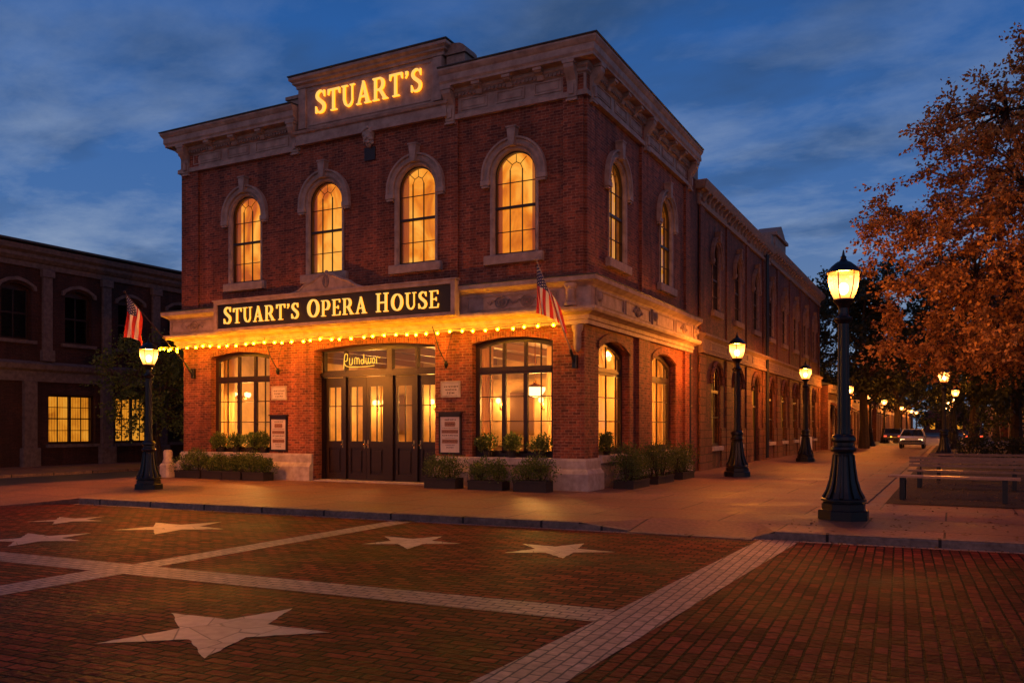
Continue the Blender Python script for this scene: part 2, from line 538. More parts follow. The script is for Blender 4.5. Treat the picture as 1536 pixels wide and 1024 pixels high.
# ------------------------------------------------------------------ mesh builder
class MB:
    def __init__(s, M=None):
        s.v, s.f, s.uv = [], [], []
        s.M = M or Matrix.Identity(4)
        s.cuts = [0]

    def cut(s):
        """the next shapes are a piece of their own"""
        if s.cuts[-1] != len(s.f):
            s.cuts.append(len(s.f))

    def build_split(s, name, m, parent=None, **k):
        e = s.cuts + [len(s.f)]
        r = []
        ui = [0]
        for q in s.f:
            ui.append(ui[-1] + len(q))
        for a, b in zip(e[:-1], e[1:]):
            if a == b:
                continue
            o = MB()
            v0 = s.f[a][0]
            v1 = s.f[b - 1][-1] + 1
            o.v = s.v[v0:v1]
            o.f = [tuple(i - v0 for i in q) for q in s.f[a:b]]
            o.uv = s.uv[ui[a]:ui[b]]
            r.append(o.build(name, m, parent, **k))
        return r

    def face(s, pts, uv=None):
        pts = [Vector(p) for p in pts]
        if uv is None:
            n = Vector((0, 0, 0))
            for i in range(len(pts)):
                a, b = pts[i], pts[(i + 1) % len(pts)]
                n += Vector(((a.y - b.y) * (a.z + b.z), (a.z - b.z) * (a.x + b.x), (a.x - b.x) * (a.y + b.y)))
            ax, ay, az = abs(n.x), abs(n.y), abs(n.z)
            if az >= ax and az >= ay:
                uv = [(p.x, p.y) for p in pts]
            elif ax > ay:
                uv = [(p.y, p.z) for p in pts]
            else:
                uv = [(p.x, p.z) for p in pts]
        i0 = len(s.v)
        for p in pts:
            s.v.append(tuple(s.M @ p))
        s.f.append(tuple(range(i0, i0 + len(pts))))
        s.uv.extend(uv)

    def box(s, x0, x1, y0, y1, z0, z1, c=0.0):
        if c > 0:
            return s.cbox(x0, x1, y0, y1, z0, z1, c)
        P = [(x, y, z) for z in (z0, z1) for y in (y0, y1) for x in (x0, x1)]
        for q in ((0, 2, 3, 1), (4, 5, 7, 6), (0, 1, 5, 4), (2, 6, 7, 3), (0, 4, 6, 2), (1, 3, 7, 5)):
            s.face([P[i] for i in q])

    def cbox(s, x0, x1, y0, y1, z0, z1, c):
        """box with bevelled vertical and top edges"""
        pl = [(x0 + c, y0), (x1 - c, y0), (x1, y0 + c), (x1, y1 - c), (x1 - c, y1), (x0 + c, y1), (x0, y1 - c), (x0, y0 + c)]
        pt = [(min(max(x, x0 + c), x1 - c), min(max(y, y0 + c), y1 - c)) for x, y in pl]
        n = 8
        for i in range(n):
            j = (i + 1) % n
            s.face([(*pl[i], z0), (*pl[j], z0), (*pl[j], z1 - c), (*pl[i], z1 - c)])
            if (Vector(pt[i]) - Vector(pt[j])).length > 1e-6:
                s.face([(*pl[i], z1 - c), (*pl[j], z1 - c), (*pt[j], z1), (*pt[i], z1)])
            else:
                s.face([(*pl[i], z1 - c), (*pl[j], z1 - c), (*pt[j], z1)])
        s.face([(x0 + c, y0 + c, z1), (x1 - c, y0 + c, z1), (x1 - c, y1 - c, z1), (x0 + c, y1 - c, z1)])
        s.face([(*p, z0) for p in reversed(pl)])

    def prism(s, loop, y0, y1):
        """loop of (x,z) facing -Y, extruded y0 (front) .. y1 (back)"""
        n = len(loop)
        tri = tessellate_polygon([[Vector((a, b, 0)) for a, b in loop]])
        for t in tri:
            s.face([(loop[i][0], y0, loop[i][1]) for i in t])
            s.face([(loop[i][0], y1, loop[i][1]) for i in reversed(t)])
        for i in range(n):
            j = (i + 1) % n
            a, b = loop[i], loop[j]
            s.face([(a[0], y0, a[1]), (b[0], y0, b[1]), (b[0], y1, b[1]), (a[0], y1, a[1])])

    def prismx(s, loop, x0, x1):
        """loop of (d,z) side profile (d toward -Y), extruded along X"""
        tri = tessellate_polygon([[Vector((a, b, 0)) for a, b in loop]])
        for t in tri:
            s.face([(x0, -loop[i][0], loop[i][1]) for i in t])
            s.face([(x1, -loop[i][0], loop[i][1]) for i in reversed(t)])
        n = len(loop)
        for i in range(n):
            j = (i + 1) % n
            a, b = loop[i], loop[j]
            s.face([(x0, -a[0], a[1]), (x1, -a[0], a[1]), (x1, -b[0], b[1]), (x0, -b[0], b[1])])

    def panel(s, outer, holes, y, reveal):
        loops = [outer] + holes
        flat = [p for l in loops for p in l]
        tri = tessellate_polygon([[Vector((a, b, 0)) for a, b in l] for l in loops])
        for t in tri:
            s.face([(flat[i][0], y, flat[i][1]) for i in t])
        for h in holes:
            for i in range(len(h)):
                a, b = h[i], h[(i + 1) % len(h)]
                if abs(a[0] - b[0]) < abs(a[1] - b[1]):
                    uv = [(a[0], a[1]), (b[0], b[1]), (b[0] + reveal, b[1]), (a[0] + reveal, a[1])]
                    s.face([(a[0], y, a[1]), (b[0], y, b[1]), (b[0], y + reveal, b[1]), (a[0], y + reveal, a[1])], uv)
                else:
                    s.face([(a[0], y, a[1]), (b[0], y, b[1]), (b[0], y + reveal, b[1]), (a[0], y + reveal, a[1])])

    def arch(s, prof, zb, zs, n=18, a0=0.0, a1=PI, cx=0.0, legs=True):
        """closed profile of (r, y) swept round an arch centred at (cx, zs) with legs down to zb"""
        st = []
        if legs:
            st.append((a0, zb - zs))
        for i in range(n + 1):
            st.append((a0 + (a1 - a0) * i / n, 0.0))
        if legs:
            st.append((a1, zb - zs))
        rings = [[(cx + r * math.cos(a), y, zs + r * math.sin(a) + dz) for r, y in prof] for a, dz in st]
        m = len(prof)
        for i in range(len(rings) - 1):
            for j in range(m):
                k = (j + 1) % m
                s.face([rings[i][j], rings[i][k], rings[i + 1][k], rings[i + 1][j]])
        s.face(rings[0])
        s.face(list(reversed(rings[-1])))

    def sweep(s, path, prof, closed=True, caps=True):
        """profile (d, z) swept along plan path; d goes to the right of travel; mitred"""
        P = [Vector((a, b)) for a, b in path]
        rings = []
        us = [0.0]
        for i in range(1, len(P)):
            us.append(us[-1] + (P[i] - P[i - 1]).length)
        for i, p in enumerate(P):
            d1 = (P[i] - P[i - 1]).normalized() if i else (P[1] - P[0]).normalized()
            d2 = (P[i + 1] - P[i]).normalized() if i < len(P) - 1 else d1
            n1 = Vector((d1.y, -d1.x))
            n2 = Vector((d2.y, -d2.x))
            n = (n1 + n2).normalized()
            n = n / max(0.3, n.dot(n1))
            rings.append([(p.x + n.x * d, p.y + n.y * d, z) for d, z in prof])
        m = len(prof)
        pl = [0.0]
        for j in range(m):
            a, b = prof[j], prof[(j + 1) % m]
            pl.append(pl[-1] + math.hypot(a[0] - b[0], a[1] - b[1]))
        for i in range(len(rings) - 1):
            for j in range(m if closed else m - 1):
                k = (j + 1) % m
                s.face([rings[i][j], rings[i][k], rings[i + 1][k], rings[i + 1][j]],
                       [(us[i], pl[j]), (us[i], pl[j + 1]), (us[i + 1], pl[j + 1]), (us[i + 1], pl[j])])
        if caps and closed:
            for rg, rev in ((rings[0], False), (rings[-1], True)):
                pp = [Vector((d, z, 0)) for d, z in prof]
                for t in tessellate_polygon([pp]):
                    s.face([rg[q] for q in (reversed(t) if rev else t)])

    def lathe(s, prof, cx=0, cy=0, n=16, rot=0.0, z0=0.0):
        for i in range(n):
            a, b = rot + 2 * PI * i / n, rot + 2 * PI * (i + 1) / n
            for j in range(len(prof) - 1):
                (r0, h0), (r1, h1) = prof[j], prof[j + 1]
                q = [(cx + r0 * math.cos(a), cy + r0 * math.sin(a), z0 + h0), (cx + r0 * math.cos(b), cy + r0 * math.sin(b), z0 + h0),
                     (cx + r1 * math.cos(b), cy + r1 * math.sin(b), z0 + h1), (cx + r1 * math.cos(a), cy + r1 * math.sin(a), z0 + h1)]
                if r0 < 1e-5:
                    q = q[1:]
                elif r1 < 1e-5:
                    q = q[:3]
                s.face(q)

    def tube(s, pts, rad, n=6, cap=True):
        pts = [Vector(p) for p in pts]
        if not isinstance(rad, (list, tuple)):
            rad = [rad] * len(pts)
        rings = []
        for i, p in enumerate(pts):
            d = (pts[min(i + 1, len(pts) - 1)] - pts[max(i - 1, 0)]).normalized()
            u = d.cross(Vector((0, 0, 1)))
            if u.length < 0.05:
                u = d.cross(Vector((1, 0, 0)))
            u.normalize()
            v_ = d.cross(u)
            rings.append([p + (u * math.cos(2 * PI * k / n) + v_ * math.sin(2 * PI * k / n)) * rad[i] for k in range(n)])
        for i in range(len(rings) - 1):
            for k in range(n):
                j = (k + 1) % n
                s.face([rings[i][k], rings[i][j], rings[i + 1][j], rings[i + 1][k]])
        if cap:
            s.face(rings[0])
            s.face(rings[-1])

    def sphere(s, c, r, n=8, m=6, sz=1.0):
        prof = [(r * math.sin(PI * i / m), -r * sz * math.cos(PI * i / m)) for i in range(m + 1)]
        prof[0] = (0, -r * sz)
        prof[-1] = (0, r * sz)
        s.lathe(prof, c[0], c[1], n, 0, c[2])

    def build(s, name, m, parent=None, smooth=False, loc=None, rot=None):
        me = bpy.data.meshes.new(name)
        me.from_pydata(s.v, [], s.f)
        uvl = me.uv_layers.new(name='UVMap')
        uvl.data.foreach_set('uv', [c for q in s.uv for c in q])
        me.materials.append(m)
        if smooth:
            import bmesh
            bm = bmesh.new()
            bm.from_mesh(me)
            bmesh.ops.remove_doubles(bm, verts=bm.verts, dist=0.0004)
            bmesh.ops.recalc_face_normals(bm, faces=bm.faces)
            bm.to_mesh(me)
            bm.free()
            me.polygons.foreach_set('use_smooth', [True] * len(me.polygons))
            me.set_sharp_from_angle(angle=R(38))
        me.update()
        o = bpy.data.objects.new(name, me)
        C.objects.link(o)
        if parent:
            o.parent = parent
        if loc:
            o.location = loc
        if rot:
            o.rotation_euler = rot
        return o


def empty(name, loc=(0, 0, 0), rz=0.0, parent=None):
    o = bpy.data.objects.new(name, None)
    o.empty_display_size = 0.2
    C.objects.link(o)
    o.location = loc
    o.rotation_euler = (0, 0, rz)
    if parent:
        o.parent = parent
    return o


def tag(o, label=None, cat=None, group=None, kind=None):
    if label: o['label'] = label
    if cat: o['category'] = cat
    if group: o['group'] = group
    if kind: o['kind'] = kind
    return o


def copy_tree(o, parent=None):
    c = o.copy()
    C.objects.link(c)
    c.parent = parent
    for ch in [x for x in o.children]:
        copy_tree(ch, c)
    return c


RZ90 = Matrix.Rotation(R(90), 4, 'Z')


def seg_loop(x0, x1, z0, z1, rise, n=10):
    """opening outline with a segmental arch top, crown at z1"""
    l = [(x0, z0), (x1, z0)]
    for i in range(n + 1):
        t = i / n
        x = x1 + (x0 - x1) * t
        l.append((x, z1 - rise + rise * (1 - (2 * t - 1) ** 2)))
    return l


def arch_loop(cx, r, z0, zs, n=18):
    l = [(cx - r, z0), (cx + r, z0)]
    for i in range(n + 1):
        a = PI * i / n
        l.append((cx + r * math.cos(a), zs + r * math.sin(a)))
    return l


# ------------------------------------------------------------------ serif lettering
def ribbon(pts, ws):
    """thick-and-thin stroke through pts"""
    Lf, Rt = [], []
    for i, p in enumerate(pts):
        a = pts[max(i - 1, 0)]
        b = pts[min(i + 1, len(pts) - 1)]
        dx, dy = b[0] - a[0], b[1] - a[1]
        l = math.hypot(dx, dy) or 1
        nx, ny = -dy / l, dx / l
        Lf.append((p[0] + nx * ws[i] / 2, p[1] + ny * ws[i] / 2))
        Rt.append((p[0] - nx * ws[i] / 2, p[1] - ny * ws[i] / 2))
    return [[Lf[i], Lf[i + 1], Rt[i + 1], Rt[i]] for i in range(len(pts) - 1)]


def catmull(P, n=5):
    o = []
    for i in range(len(P) - 1):
        p0, p1, p2, p3 = P[max(i - 1, 0)], P[i], P[i + 1], P[min(i + 2, len(P) - 1)]
        for k in range(n):
            t = k / n
            o.append(tuple(0.5 * ((2 * b) + (c - a) * t + (2 * a - 5 * b + 4 * c - d) * t * t + (3 * b - a - 3 * c + d) * t ** 3)
                           for a, b, c, d in zip(p0, p1, p2, p3)))
    o.append(tuple(P[-1]))
    return o


def rect(x0, x1, y0, y1):
    return [(x0, y0), (x1, y0), (x1, y1), (x0, y1)]


def glyph(ch):
    T, t = 0.122, 0.055
    q = []
    if ch == 'T':
        q = [rect(.30, .30 + T, .05, .93), rect(.02, .745, .93, 1.0), [(.02, .93), (.02, .74), (.06, .74), (.12, .93)],
             [(.745, .93), (.645, .93), (.705, .74), (.745, .74)], rect(.20, .565, 0, .05)]
        return q, .765
    if ch == 'H':
        for x in (.10, .60):
            q += [rect(x, x + T, .05, .95), rect(x - .09, x + T + .09, 0, .05), rect(x - .09, x + T + .09, .95, 1.0)]
        q += [rect(.10 + T, .60, .46, .54)]
        return q, .865
    if ch == 'E':
        q = [rect(.10, .10 + T, .05, .95), rect(.01, .62, 0, .055), rect(.01, .60, .945, 1.0), rect(.10 + T, .46, .47, .54),
             [(.57, .055), (.62, .055), (.65, .24), (.61, .24)], [(.55, .945), (.56, .78), (.60, .78), (.60, .945)],
             [(.46, .40), (.49, .40), (.49, .61), (.46, .61)]]
        return q, .68
    if ch == 'U':
        q = [rect(.10, .10 + T, .36, .95), rect(.61, .61 + t, .36, .95), rect(.01, .36, .95, 1.0), rect(.52, .78, .95, 1.0)]
        P = []
        W = []
        for i in range(13):
            a = PI + PI * i / 12
            P.append((.416 + .234 * math.cos(a), .36 + .315 * math.sin(a)))
            W.append(T + (t - T) * i / 12)
        P[0] = (.10 + T / 2, .36)
        q += ribbon(P, W)
        return q, .79
    if ch == 'A':
        q = [[(.10, .05), (.17, .05), (.42, .86), (.385, .98)], [(.36, 1.02), (.46, 1.02), (.77, .05), (.58, .05)],
             rect(.20, .58, .30, .37), rect(.01, .27, 0, .05), rect(.49, .86, 0, .05)]
        return q, .87
    if ch in 'RP':
        q = [rect(.10, .10 + T, .05, .95), rect(.01, .36, 0, .05), rect(.01, .40, .945, 1.0)]
        P, W = [], []
        yb = .47 if ch == 'R' else .42
        cy = (yb + .965) / 2
        ry = (.965 - yb) / 2
        for i in range(13):
            a = PI / 2 - PI * i / 12
            P.append((.40 + .205 * math.cos(a), cy + ry * math.sin(a)))
            W.append(.065 + .10 * math.cos(a) ** 1.0)
        q += ribbon(P, W)
        q += [rect(.10 + T, .40, yb - .033, yb + .033)]
        if ch == 'R':
            q += [[(.36, .44), (.52, .46), (.80, .05), (.62, .05)], rect(.58, .87, 0, .05)]
            return q, .86
        return q, .74
    if ch == 'O':
        P, W = [], []
        for i in range(29):
            a = 2 * PI * i / 28
            P.append((.44 + .335 * math.cos(a), .5 + .465 * math.sin(a)))
            W.append(.07 + .11 * abs(math.cos(a)))
        return ribbon(P, W), .88
    if ch == 'S':
        K = [(.55, .78, .07), (.45, .93, .075), (.31, .965, .085), (.16, .88, .12), (.13, .74, .145), (.22, .61, .165), (.38, .49, .17),
             (.51, .37, .165), (.54, .22, .14), (.46, .08, .11), (.31, .035, .085), (.15, .08, .075), (.06, .25, .07)]
        K = catmull(K, 3)
        q = ribbon([(a, b) for a, b, c_ in K], [c_ for a, b, c_ in K])
        q += [[(.53, .70), (.57, .70), (.57, .98), (.53, .98)], [(.04, .02), (.08, .02), (.08, .32), (.04, .32)]]
        return q, .65
    if ch == "'":
        return [[(.06, .98), (.19, .98), (.19, .84), (.06, .84)], [(.19, .84), (.07, .68), (.05, .70), (.13, .84)]], .24
    return [], .42


def letters(text, x0, x1, z0, h, y_face, depth, parent, first_scale=1.0, gap=0.10):
    """raised, edge-lit channel letters; each letter a mesh of its own"""
    adv = 0
    lay = []
    prev = ' '
    for ch in text:
        q, wd = glyph(ch)
        sc_ = first_scale if (prev == ' ' and ch != ' ') else 1.0
        lay.append((ch, q, adv, sc_))
        adv += (wd + gap) * sc_
        prev = ch
    adv -= gap
    k = (x1 - x0) / adv
    for ch, q, a, sc_ in lay:
        if not q:
            continue
        f, e = MB(), MB()
        for i, poly in enumerate(q):
            dy = 0.0006 * (i % 7)
            pl = [(x0 + (a + px * sc_) * k, z0 + pz * h * sc_) for px, pz in poly]
            f.prism(pl, y_face - dy - 0.012, y_face)
            e.prism(pl, y_face + 0.003, y_face + depth + dy)
        nv = len(f.v)
        me = bpy.data.meshes.new('letter')
        me.from_pydata(f.v + e.v, [], f.f + [tuple(i + nv for i in ff) for ff in e.f])
        me.materials.append(M_LETTER)
        me.materials.append(M_HALO)
        me.polygons.foreach_set('material_index', [0] * len(f.f) + [1] * len(e.f))
        o = bpy.data.objects.new('letter', me)
        C.objects.link(o)
        o.parent = parent


# ================================================================== OPERA HOUSE
W = 14.2
ZS = 6.1        # sill height of the upper windows
FX = [-11.44, -8.19, -4.98, -1.97]
SX = [2.3, 6.7]
LOWF = [(-12.95, -10.45), (-3.25, -0.87)]
LOWS = [(0.95, 3.3), (5.35, 7.8)]
DX0, DX1, DZ = -8.7, -4.42, 3.96
opera = tag(empty('opera_house'), 'two storey red brick corner hall with glowing arched windows and gold lettered signs', 'building')

wall = MB()
holes = [arch_loop(x, .70, ZS - .0, ZS + 2.1) for x in FX if x < -9.4 or x > -3.65]
holes += [seg_loop(a, b, .80, 3.95, .14) for a, b in LOWF] + [seg_loop(DX0, DX1, 0.0, DZ + .02, .12)]
# below the string of the entablature the facade is one plane, above it the middle bay stands proud
lowouter = [(-W, -0.3), (0, -0.3), (0, 5.0), (-W, 5.0)]
wall.panel(lowouter, [seg_loop(a, b, .80, 3.95, .14) for a, b in LOWF] + [seg_loop(DX0, DX1, -0.001, DZ + .02, .12)], 0, .36)
for a, b in ((-W, -9.4), (-3.65, 0.0)):
    wall.panel([(a, 5.0), (b, 5.0), (b, 10.5), (a, 10.5)], [arch_loop(x, .70, ZS, ZS + 2.1) for x in FX if a < x < b], 0, .30)
wall.panel([(-9.4, 5.0), (-3.65, 5.0), (-3.65, 10.5), (-9.4, 10.5)], [arch_loop(x, .70, ZS, ZS + 2.1) for x in FX[1:3]], -.09, .39)
wall.face([(-9.4, -.09, 5.0), (-9.4, 0, 5.0), (-9.4, 0, 10.5), (-9.4, -.09, 10.5)])
wall.face([(-3.65, 0, 5.0), (-3.65, -.09, 5.0), (-3.65, -.09, 10.5), (-3.65, 0, 10.5)])
for a, b in ((-W - .0, -13.45), (-.55, -.0)):
    wall.box(a, b, -.08, .004, 5.1, 10.4)
# side facade
wall.M = RZ90
wall.panel([(0, -0.3), (9.3, -0.3), (9.3, 10.5), (0, 10.5)],
           [arch_loop(x, .70, ZS, ZS + 2.1) for x in SX] + [seg_loop(a, b, .85, 3.9, .28) for a, b in LOWS], 0, .36)
for a, b in ((0.0, .5), (4.15, 4.75), (8.75, 9.3)):
    wall.box(a, b, -.08, .004, 5.1, 10.4)
for a, b in ((3.85, 4.85), (8.6, 9.3)):
    wall.box(a, b, -.10, .004, .8, 4.4)
wall.M = Matrix.Identity(4)
wall.face([(-W, 9.3, -.3), (-W, 0, -.3), (-W, 0, 10.5), (-W, 9.3, 10.5)])
wall.face([(0, 9.3, -.3), (-W, 9.3, -.3), (-W, 9.3, 10.5), (0, 9.3, 10.5)])
wall.build('wall', M_BRICK, opera)

rf = MB()
rf.box(-W + .05, -.05, .05, 9.25, 10.5, 10.62)
rf.build('roof', M_ROOF, opera)

# base stones of the piers
bs = MB()
base_prof = [(0, -.25), (.17, -.25), (.17, .42), (.13, .48), (.075, .54), (.075, .74), (.05, .80), (0, .80)]
for pth in ([(-W, 1.2), (-W, 0), (-12.98, 0)], [(-10.42, 0), (-8.73, 0)], [(-4.39, 0), (-3.28, 0)], [(-.84, 0), (0, 0), (0, .92)]):
    bs.cut()
    bs.sweep(pth, base_prof)
bs.cut()
bs.sweep([(0, 3.34), (0, 5.32)], base_prof)
bs.cut()
bs.sweep([(0, 7.84), (0, 9.3)], base_prof)
bs.build_split('pier_base', M_STONE, opera)
sb = MB()
for a, b in ((-12.97, -10.43), (-3.27, -.85)):
    sb.cut()
    sb.box(a, b, -.10, .30, .62, .802, .02)
for a, b in ((.93, 3.33), (5.33, 7.83)):
    sb.M = RZ90
    sb.cut()
    sb.box(a, b, -.10, .30, .66, .852, .02)
sb.M = Matrix.Identity(4)
sb.build_split('window_ledge', M_STONE, opera)
ws = MB()
ws.box(-12.97, -10.43, -.045, -.002, -.2, .618)
ws.cut()
ws.box(-3.27, -.85, -.045, -.002, -.2, .618)
ws.cut()
ws.M = RZ90
ws.box(.93, 3.33, -.045, -.002, -.2, .655)
ws.cut()
ws.box(5.33, 7.83, -.045, -.002, -.2, .655)
ws.build_split('plinth_wall', M_TRIMD, opera)


# ---- upper window, built once and copied
def upper_window(parent, glow, lit=True, stone=M_TRIM, r=.70, hs=2.1, surround=True, frame_mat=None):
    fm = frame_mat or M_WOOD
    k = r / .70
    f = MB()
    ri, ro = .565 * k, .61 * k
    f.arch([(ri, .07), (ro, .07), (ro, .15), (ri, .15)], 0.02, hs)
    f.box(-ri, ri, .07, .15, 0.0, .07)
    f.box(-ri, ri, .055, .135, 1.22 * hs / 2.1, 1.285 * hs / 2.1)
    t = .009
    for x in (-.18 * k, .18 * k):
        f.box(x - t, x + t, .085, .125, .07, hs + (.14 if True else 0) * k)
    for z in (.62, 1.90):
        f.box(-ri, ri, .087, .123, z * hs / 2.1 - t, z * hs / 2.1 + t)
    # gothic intersecting bars in the round head
    zc = hs + .14 * k
    P = [(-.18 * k, zc), (-.12 * k, zc + .13 * k), (0, zc + .19 * k), (.12 * k, zc + .13 * k), (.18 * k, zc)]
    for a, b in zip(P[:-1], P[1:]):
        f.tube([(a[0], .105, a[1]), (b[0], .105, b[1])], t * 1.1, 4)
    for a, b in (((-.12 * k, zc + .13 * k), (-.30 * k, hs + .44 * k)), ((0, zc + .19 * k), (0, hs + .53 * k)),
                 ((.12 * k, zc + .13 * k), (.30 * k, hs + .44 * k))):
        f.tube([(a[0], .105, a[1]), (b[0], .105, b[1])], t * 1.1, 4)
    win = f.build('window', fm, parent)
    g = MB()
    lp = arch_loop(0, ri + .02, .03, hs)
    for tr in tessellate_polygon([[Vector((a, b, 0)) for a, b in lp]]):
        g.face([(lp[i][0], .11, lp[i][1]) for i in tr])
    g.build('glass', M_GLASS if lit else M_GLASSD, win)
    bl = MB()
    bl.box(-1.0 * k, 1.0 * k, .32, .34, -.3, hs + .9 * k)
    bl.build('lit_room' if lit else 'dark_room', glow, win)
    rv = MB()
    rv.box(-1.0 * k, -.99 * k, .305, .319, -.3, hs + .9 * k)
    rv.box(.99 * k, 1.0 * k, .305, .319, -.3, hs + .9 * k)
    rv.box(-1.0 * k, 1.0 * k, .305, .319, -.31, -.3)
    rv.box(-1.0 * k, 1.0 * k, .305, .319, hs + .9 * k, hs + .91 * k)
    rv.build('inner_reveal', M_ROOM if lit else M_NIGHT, win)
    if surround:
        c = MB()
        c.arch([(.60 * k, .27), (.60 * k, .02), (.64 * k, -.035), (.705 * k, -.045), (.705 * k, .0), (.70 * k, .27)], 0.0, hs)
        c.build('casing', stone, win, smooth=False)
        h = MB()
        h.arch([(.71 * k, .0), (.71 * k, -.10), (.76 * k, -.12), (.80 * k, -.08), (.86 * k, -.085), (.885 * k, -.14), (.935 * k, -.14), (.935 * k, .0)],
               -.10 + hs, hs, n=20)
        for sx in (-1, 1):
            a, b = sorted((sx * .69 * k, sx * .96 * k))
            h.box(a, b, -.14, .0, hs - .24, hs - .10, .015)
            h.box(a + .03, b - .03, -.11, .0, hs - .30, hs - .245)
        kz = hs + .68 * k
        h.prism([(-.075 * k, kz), (.075 * k, kz), (.125 * k, kz + .46 * k), (-.125 * k, kz + .46 * k)], -.21, 0.0)
        h.box(-.15 * k, .15 * k, -.23, 0, kz + .462 * k, kz + .50 * k)
        h.build('arch_hood', stone, win)
        sl_ = MB()
        sl_.box(-.86 * k, .86 * k, -.14, .16, -.24, -.002, .02)
        sl_.build('sill', stone, win)
    return win


wproto = upper_window(opera, M_UP)
wproto.location = (FX[0], 0, ZS)
for x in FX[1:]:
    c_ = copy_tree(wproto, opera)
    c_.location = (x, -.09 if -9.4 < x < -3.65 else 0, ZS)
    pass
for i, x in enumerate(FX):
    yy = -.09 if -9.4 < x < -3.65 else 0
    for sx, ww in ((-1, (.16, .10, .20, .12)[i]), (1, (.10, .18, .12, .2)[i])):
        c = MB()
        n_ = 14
        for k in range(n_):
            t0, t1 = k / n_, (k + 1) / n_
            a, b = [x + sx * (.60 - ww * q) for q in (t0, t1)]
            ya, yb = [yy + .24 + .02 * math.sin(q * 19) for q in (t0, t1)]
            c.face([(a, ya, ZS + .02), (b, yb, ZS + .02), (b, yb, ZS + 2.72), (a, ya, ZS + 2.72)])
        c.build('drape', M_CURT, opera)
wside = upper_window(opera, M_SIDEGLOW)
wside.location = (0, SX[0], ZS)
wside.rotation_euler = (0, 0, R(90))
c_ = copy_tree(wside, opera)
c_.location = (0, SX[1], ZS)


# ---- lower shop windows
def low_window(parent, w, z0, z1, rise, ztr, mull, munt, cols_munt_z, y=.2):
    f = MB()
    # outer frame following the arch
    lo = seg_loop(0, w, z0, z1, rise, 12)
    li = seg_loop(.13, w - .13, z0 + .11, z1 - .12, rise, 12)
    n = len(lo)
    for i in range(n):
        j = (i + 1) % n
        a, b, c, d = lo[i], lo[j], li[j], li[i]
        f.face([(a[0], y, a[1]), (b[0], y, b[1]), (c[0], y, c[1]), (d[0], y, d[1])])
        f.face([(d[0], y, d[1]), (c[0], y, c[1]), (c[0], y + .1, c[1]), (d[0], y + .1, d[1])])
    f.box(.13, w - .13, y - .025, y + .09, ztr, ztr + .19)
    f.box(.13, w - .13, y - .05, y - .025, ztr + .07, ztr + .13)

    def top(x):
        t = x / w
        return z1 - rise + rise * (1 - (2 * t - 1) ** 2) - .12
    for m in mull:
        x = m * w
        f.box(x - .06, x + .06, y + .002, y + .085, z0 + .11, ztr)
        f.box(x - .04, x + .04, y + .002, y + .085, ztr + .19, top(x))
    for m in munt:
        x = m * w
        f.box(x - .012, x + .012, y + .02, y + .06, z0 + .11, ztr)
        f.box(x - .018, x + .018, y + .02, y + .06, ztr + .19, top(x))
    for z in cols_munt_z:
        f.box(.13, w - .13, y + .024, y + .056, z - .012, z + .012)
    # bottom rail
    f.box(.13, w - .13, y + .002, y + .08, z0 + .11, z0 + .17)
    o = f.build('window', M_WOOD, parent)
    g = MB()
    for tr in tessellate_polygon([[Vector((a, b, 0)) for a, b in li]]):
        g.face([(li[i][0], y + .04, li[i][1]) for i in tr])
    g.build('glass', M_GLASS, o)
    return o


for (a, b), fr in zip(LOWF, ((.40, .68), (.36, .63))):
    o = low_window(opera, b - a, .80, 3.95, .14, 3.0, fr, (fr[0] / 2, (1 + fr[1]) / 2), (1.75, 2.4))
    o.location = (a, 0, 0)
for (a, b) in LOWS:
    o = low_window(opera, b - a, .85, 3.9, .28, 3.0, (), (.18, .5, .82), (1.75, 2.4), y=.22)
    o.location = (0, a, 0)
    o.rotation_euler = (0, 0, R(90))
# brick arch rings over the lower openings
ar = MB()
for (a, b, z1, rise) in [(a, b, 3.95, .14) for a, b in LOWF] + [(DX0, DX1, DZ + .02, .12)]:
    ar.cut()
    lo = seg_loop(a, b, .8, z1, rise, 14)[2:]
    for i in range(len(lo) - 1):
        p, q = lo[i], lo[i + 1]
        if q[1] + .16 < 4.15:
            ar.face([(p[0], -.022, p[1]), (q[0], -.022, q[1]), (q[0], -.022, q[1] + .15), (p[0], -.022, p[1] + .15)],
                    [(p[1], p[0]), (q[1], q[0]), (q[1] + .15, q[0]), (p[1] + .15, p[0])])
ar.M = RZ90
for (a, b) in LOWS:
    ar.cut()
    lo = seg_loop(a - .05, b + .05, .8, 3.92, .30, 14)[2:]
    for i in range(len(lo) - 1):
        p, q = lo[i], lo[i + 1]
        ar.face([(p[0], -.03, p[1]), (q[0], -.03, q[1]), (q[0], -.03, q[1] + .2), (p[0], -.03, p[1] + .2)])
        ar.face([(p[0], -.03, p[1] + .2), (q[0], -.03, q[1] + .2), (q[0], 0, q[1] + .2), (p[0], 0, p[1] + .2)])
        ar.face([(p[0], -.03, p[1]), (q[0], -.03, q[1]), (q[0], 0, q[1]), (p[0], 0, p[1])])
ar.build_split('window_arch', M_BRICK, opera)

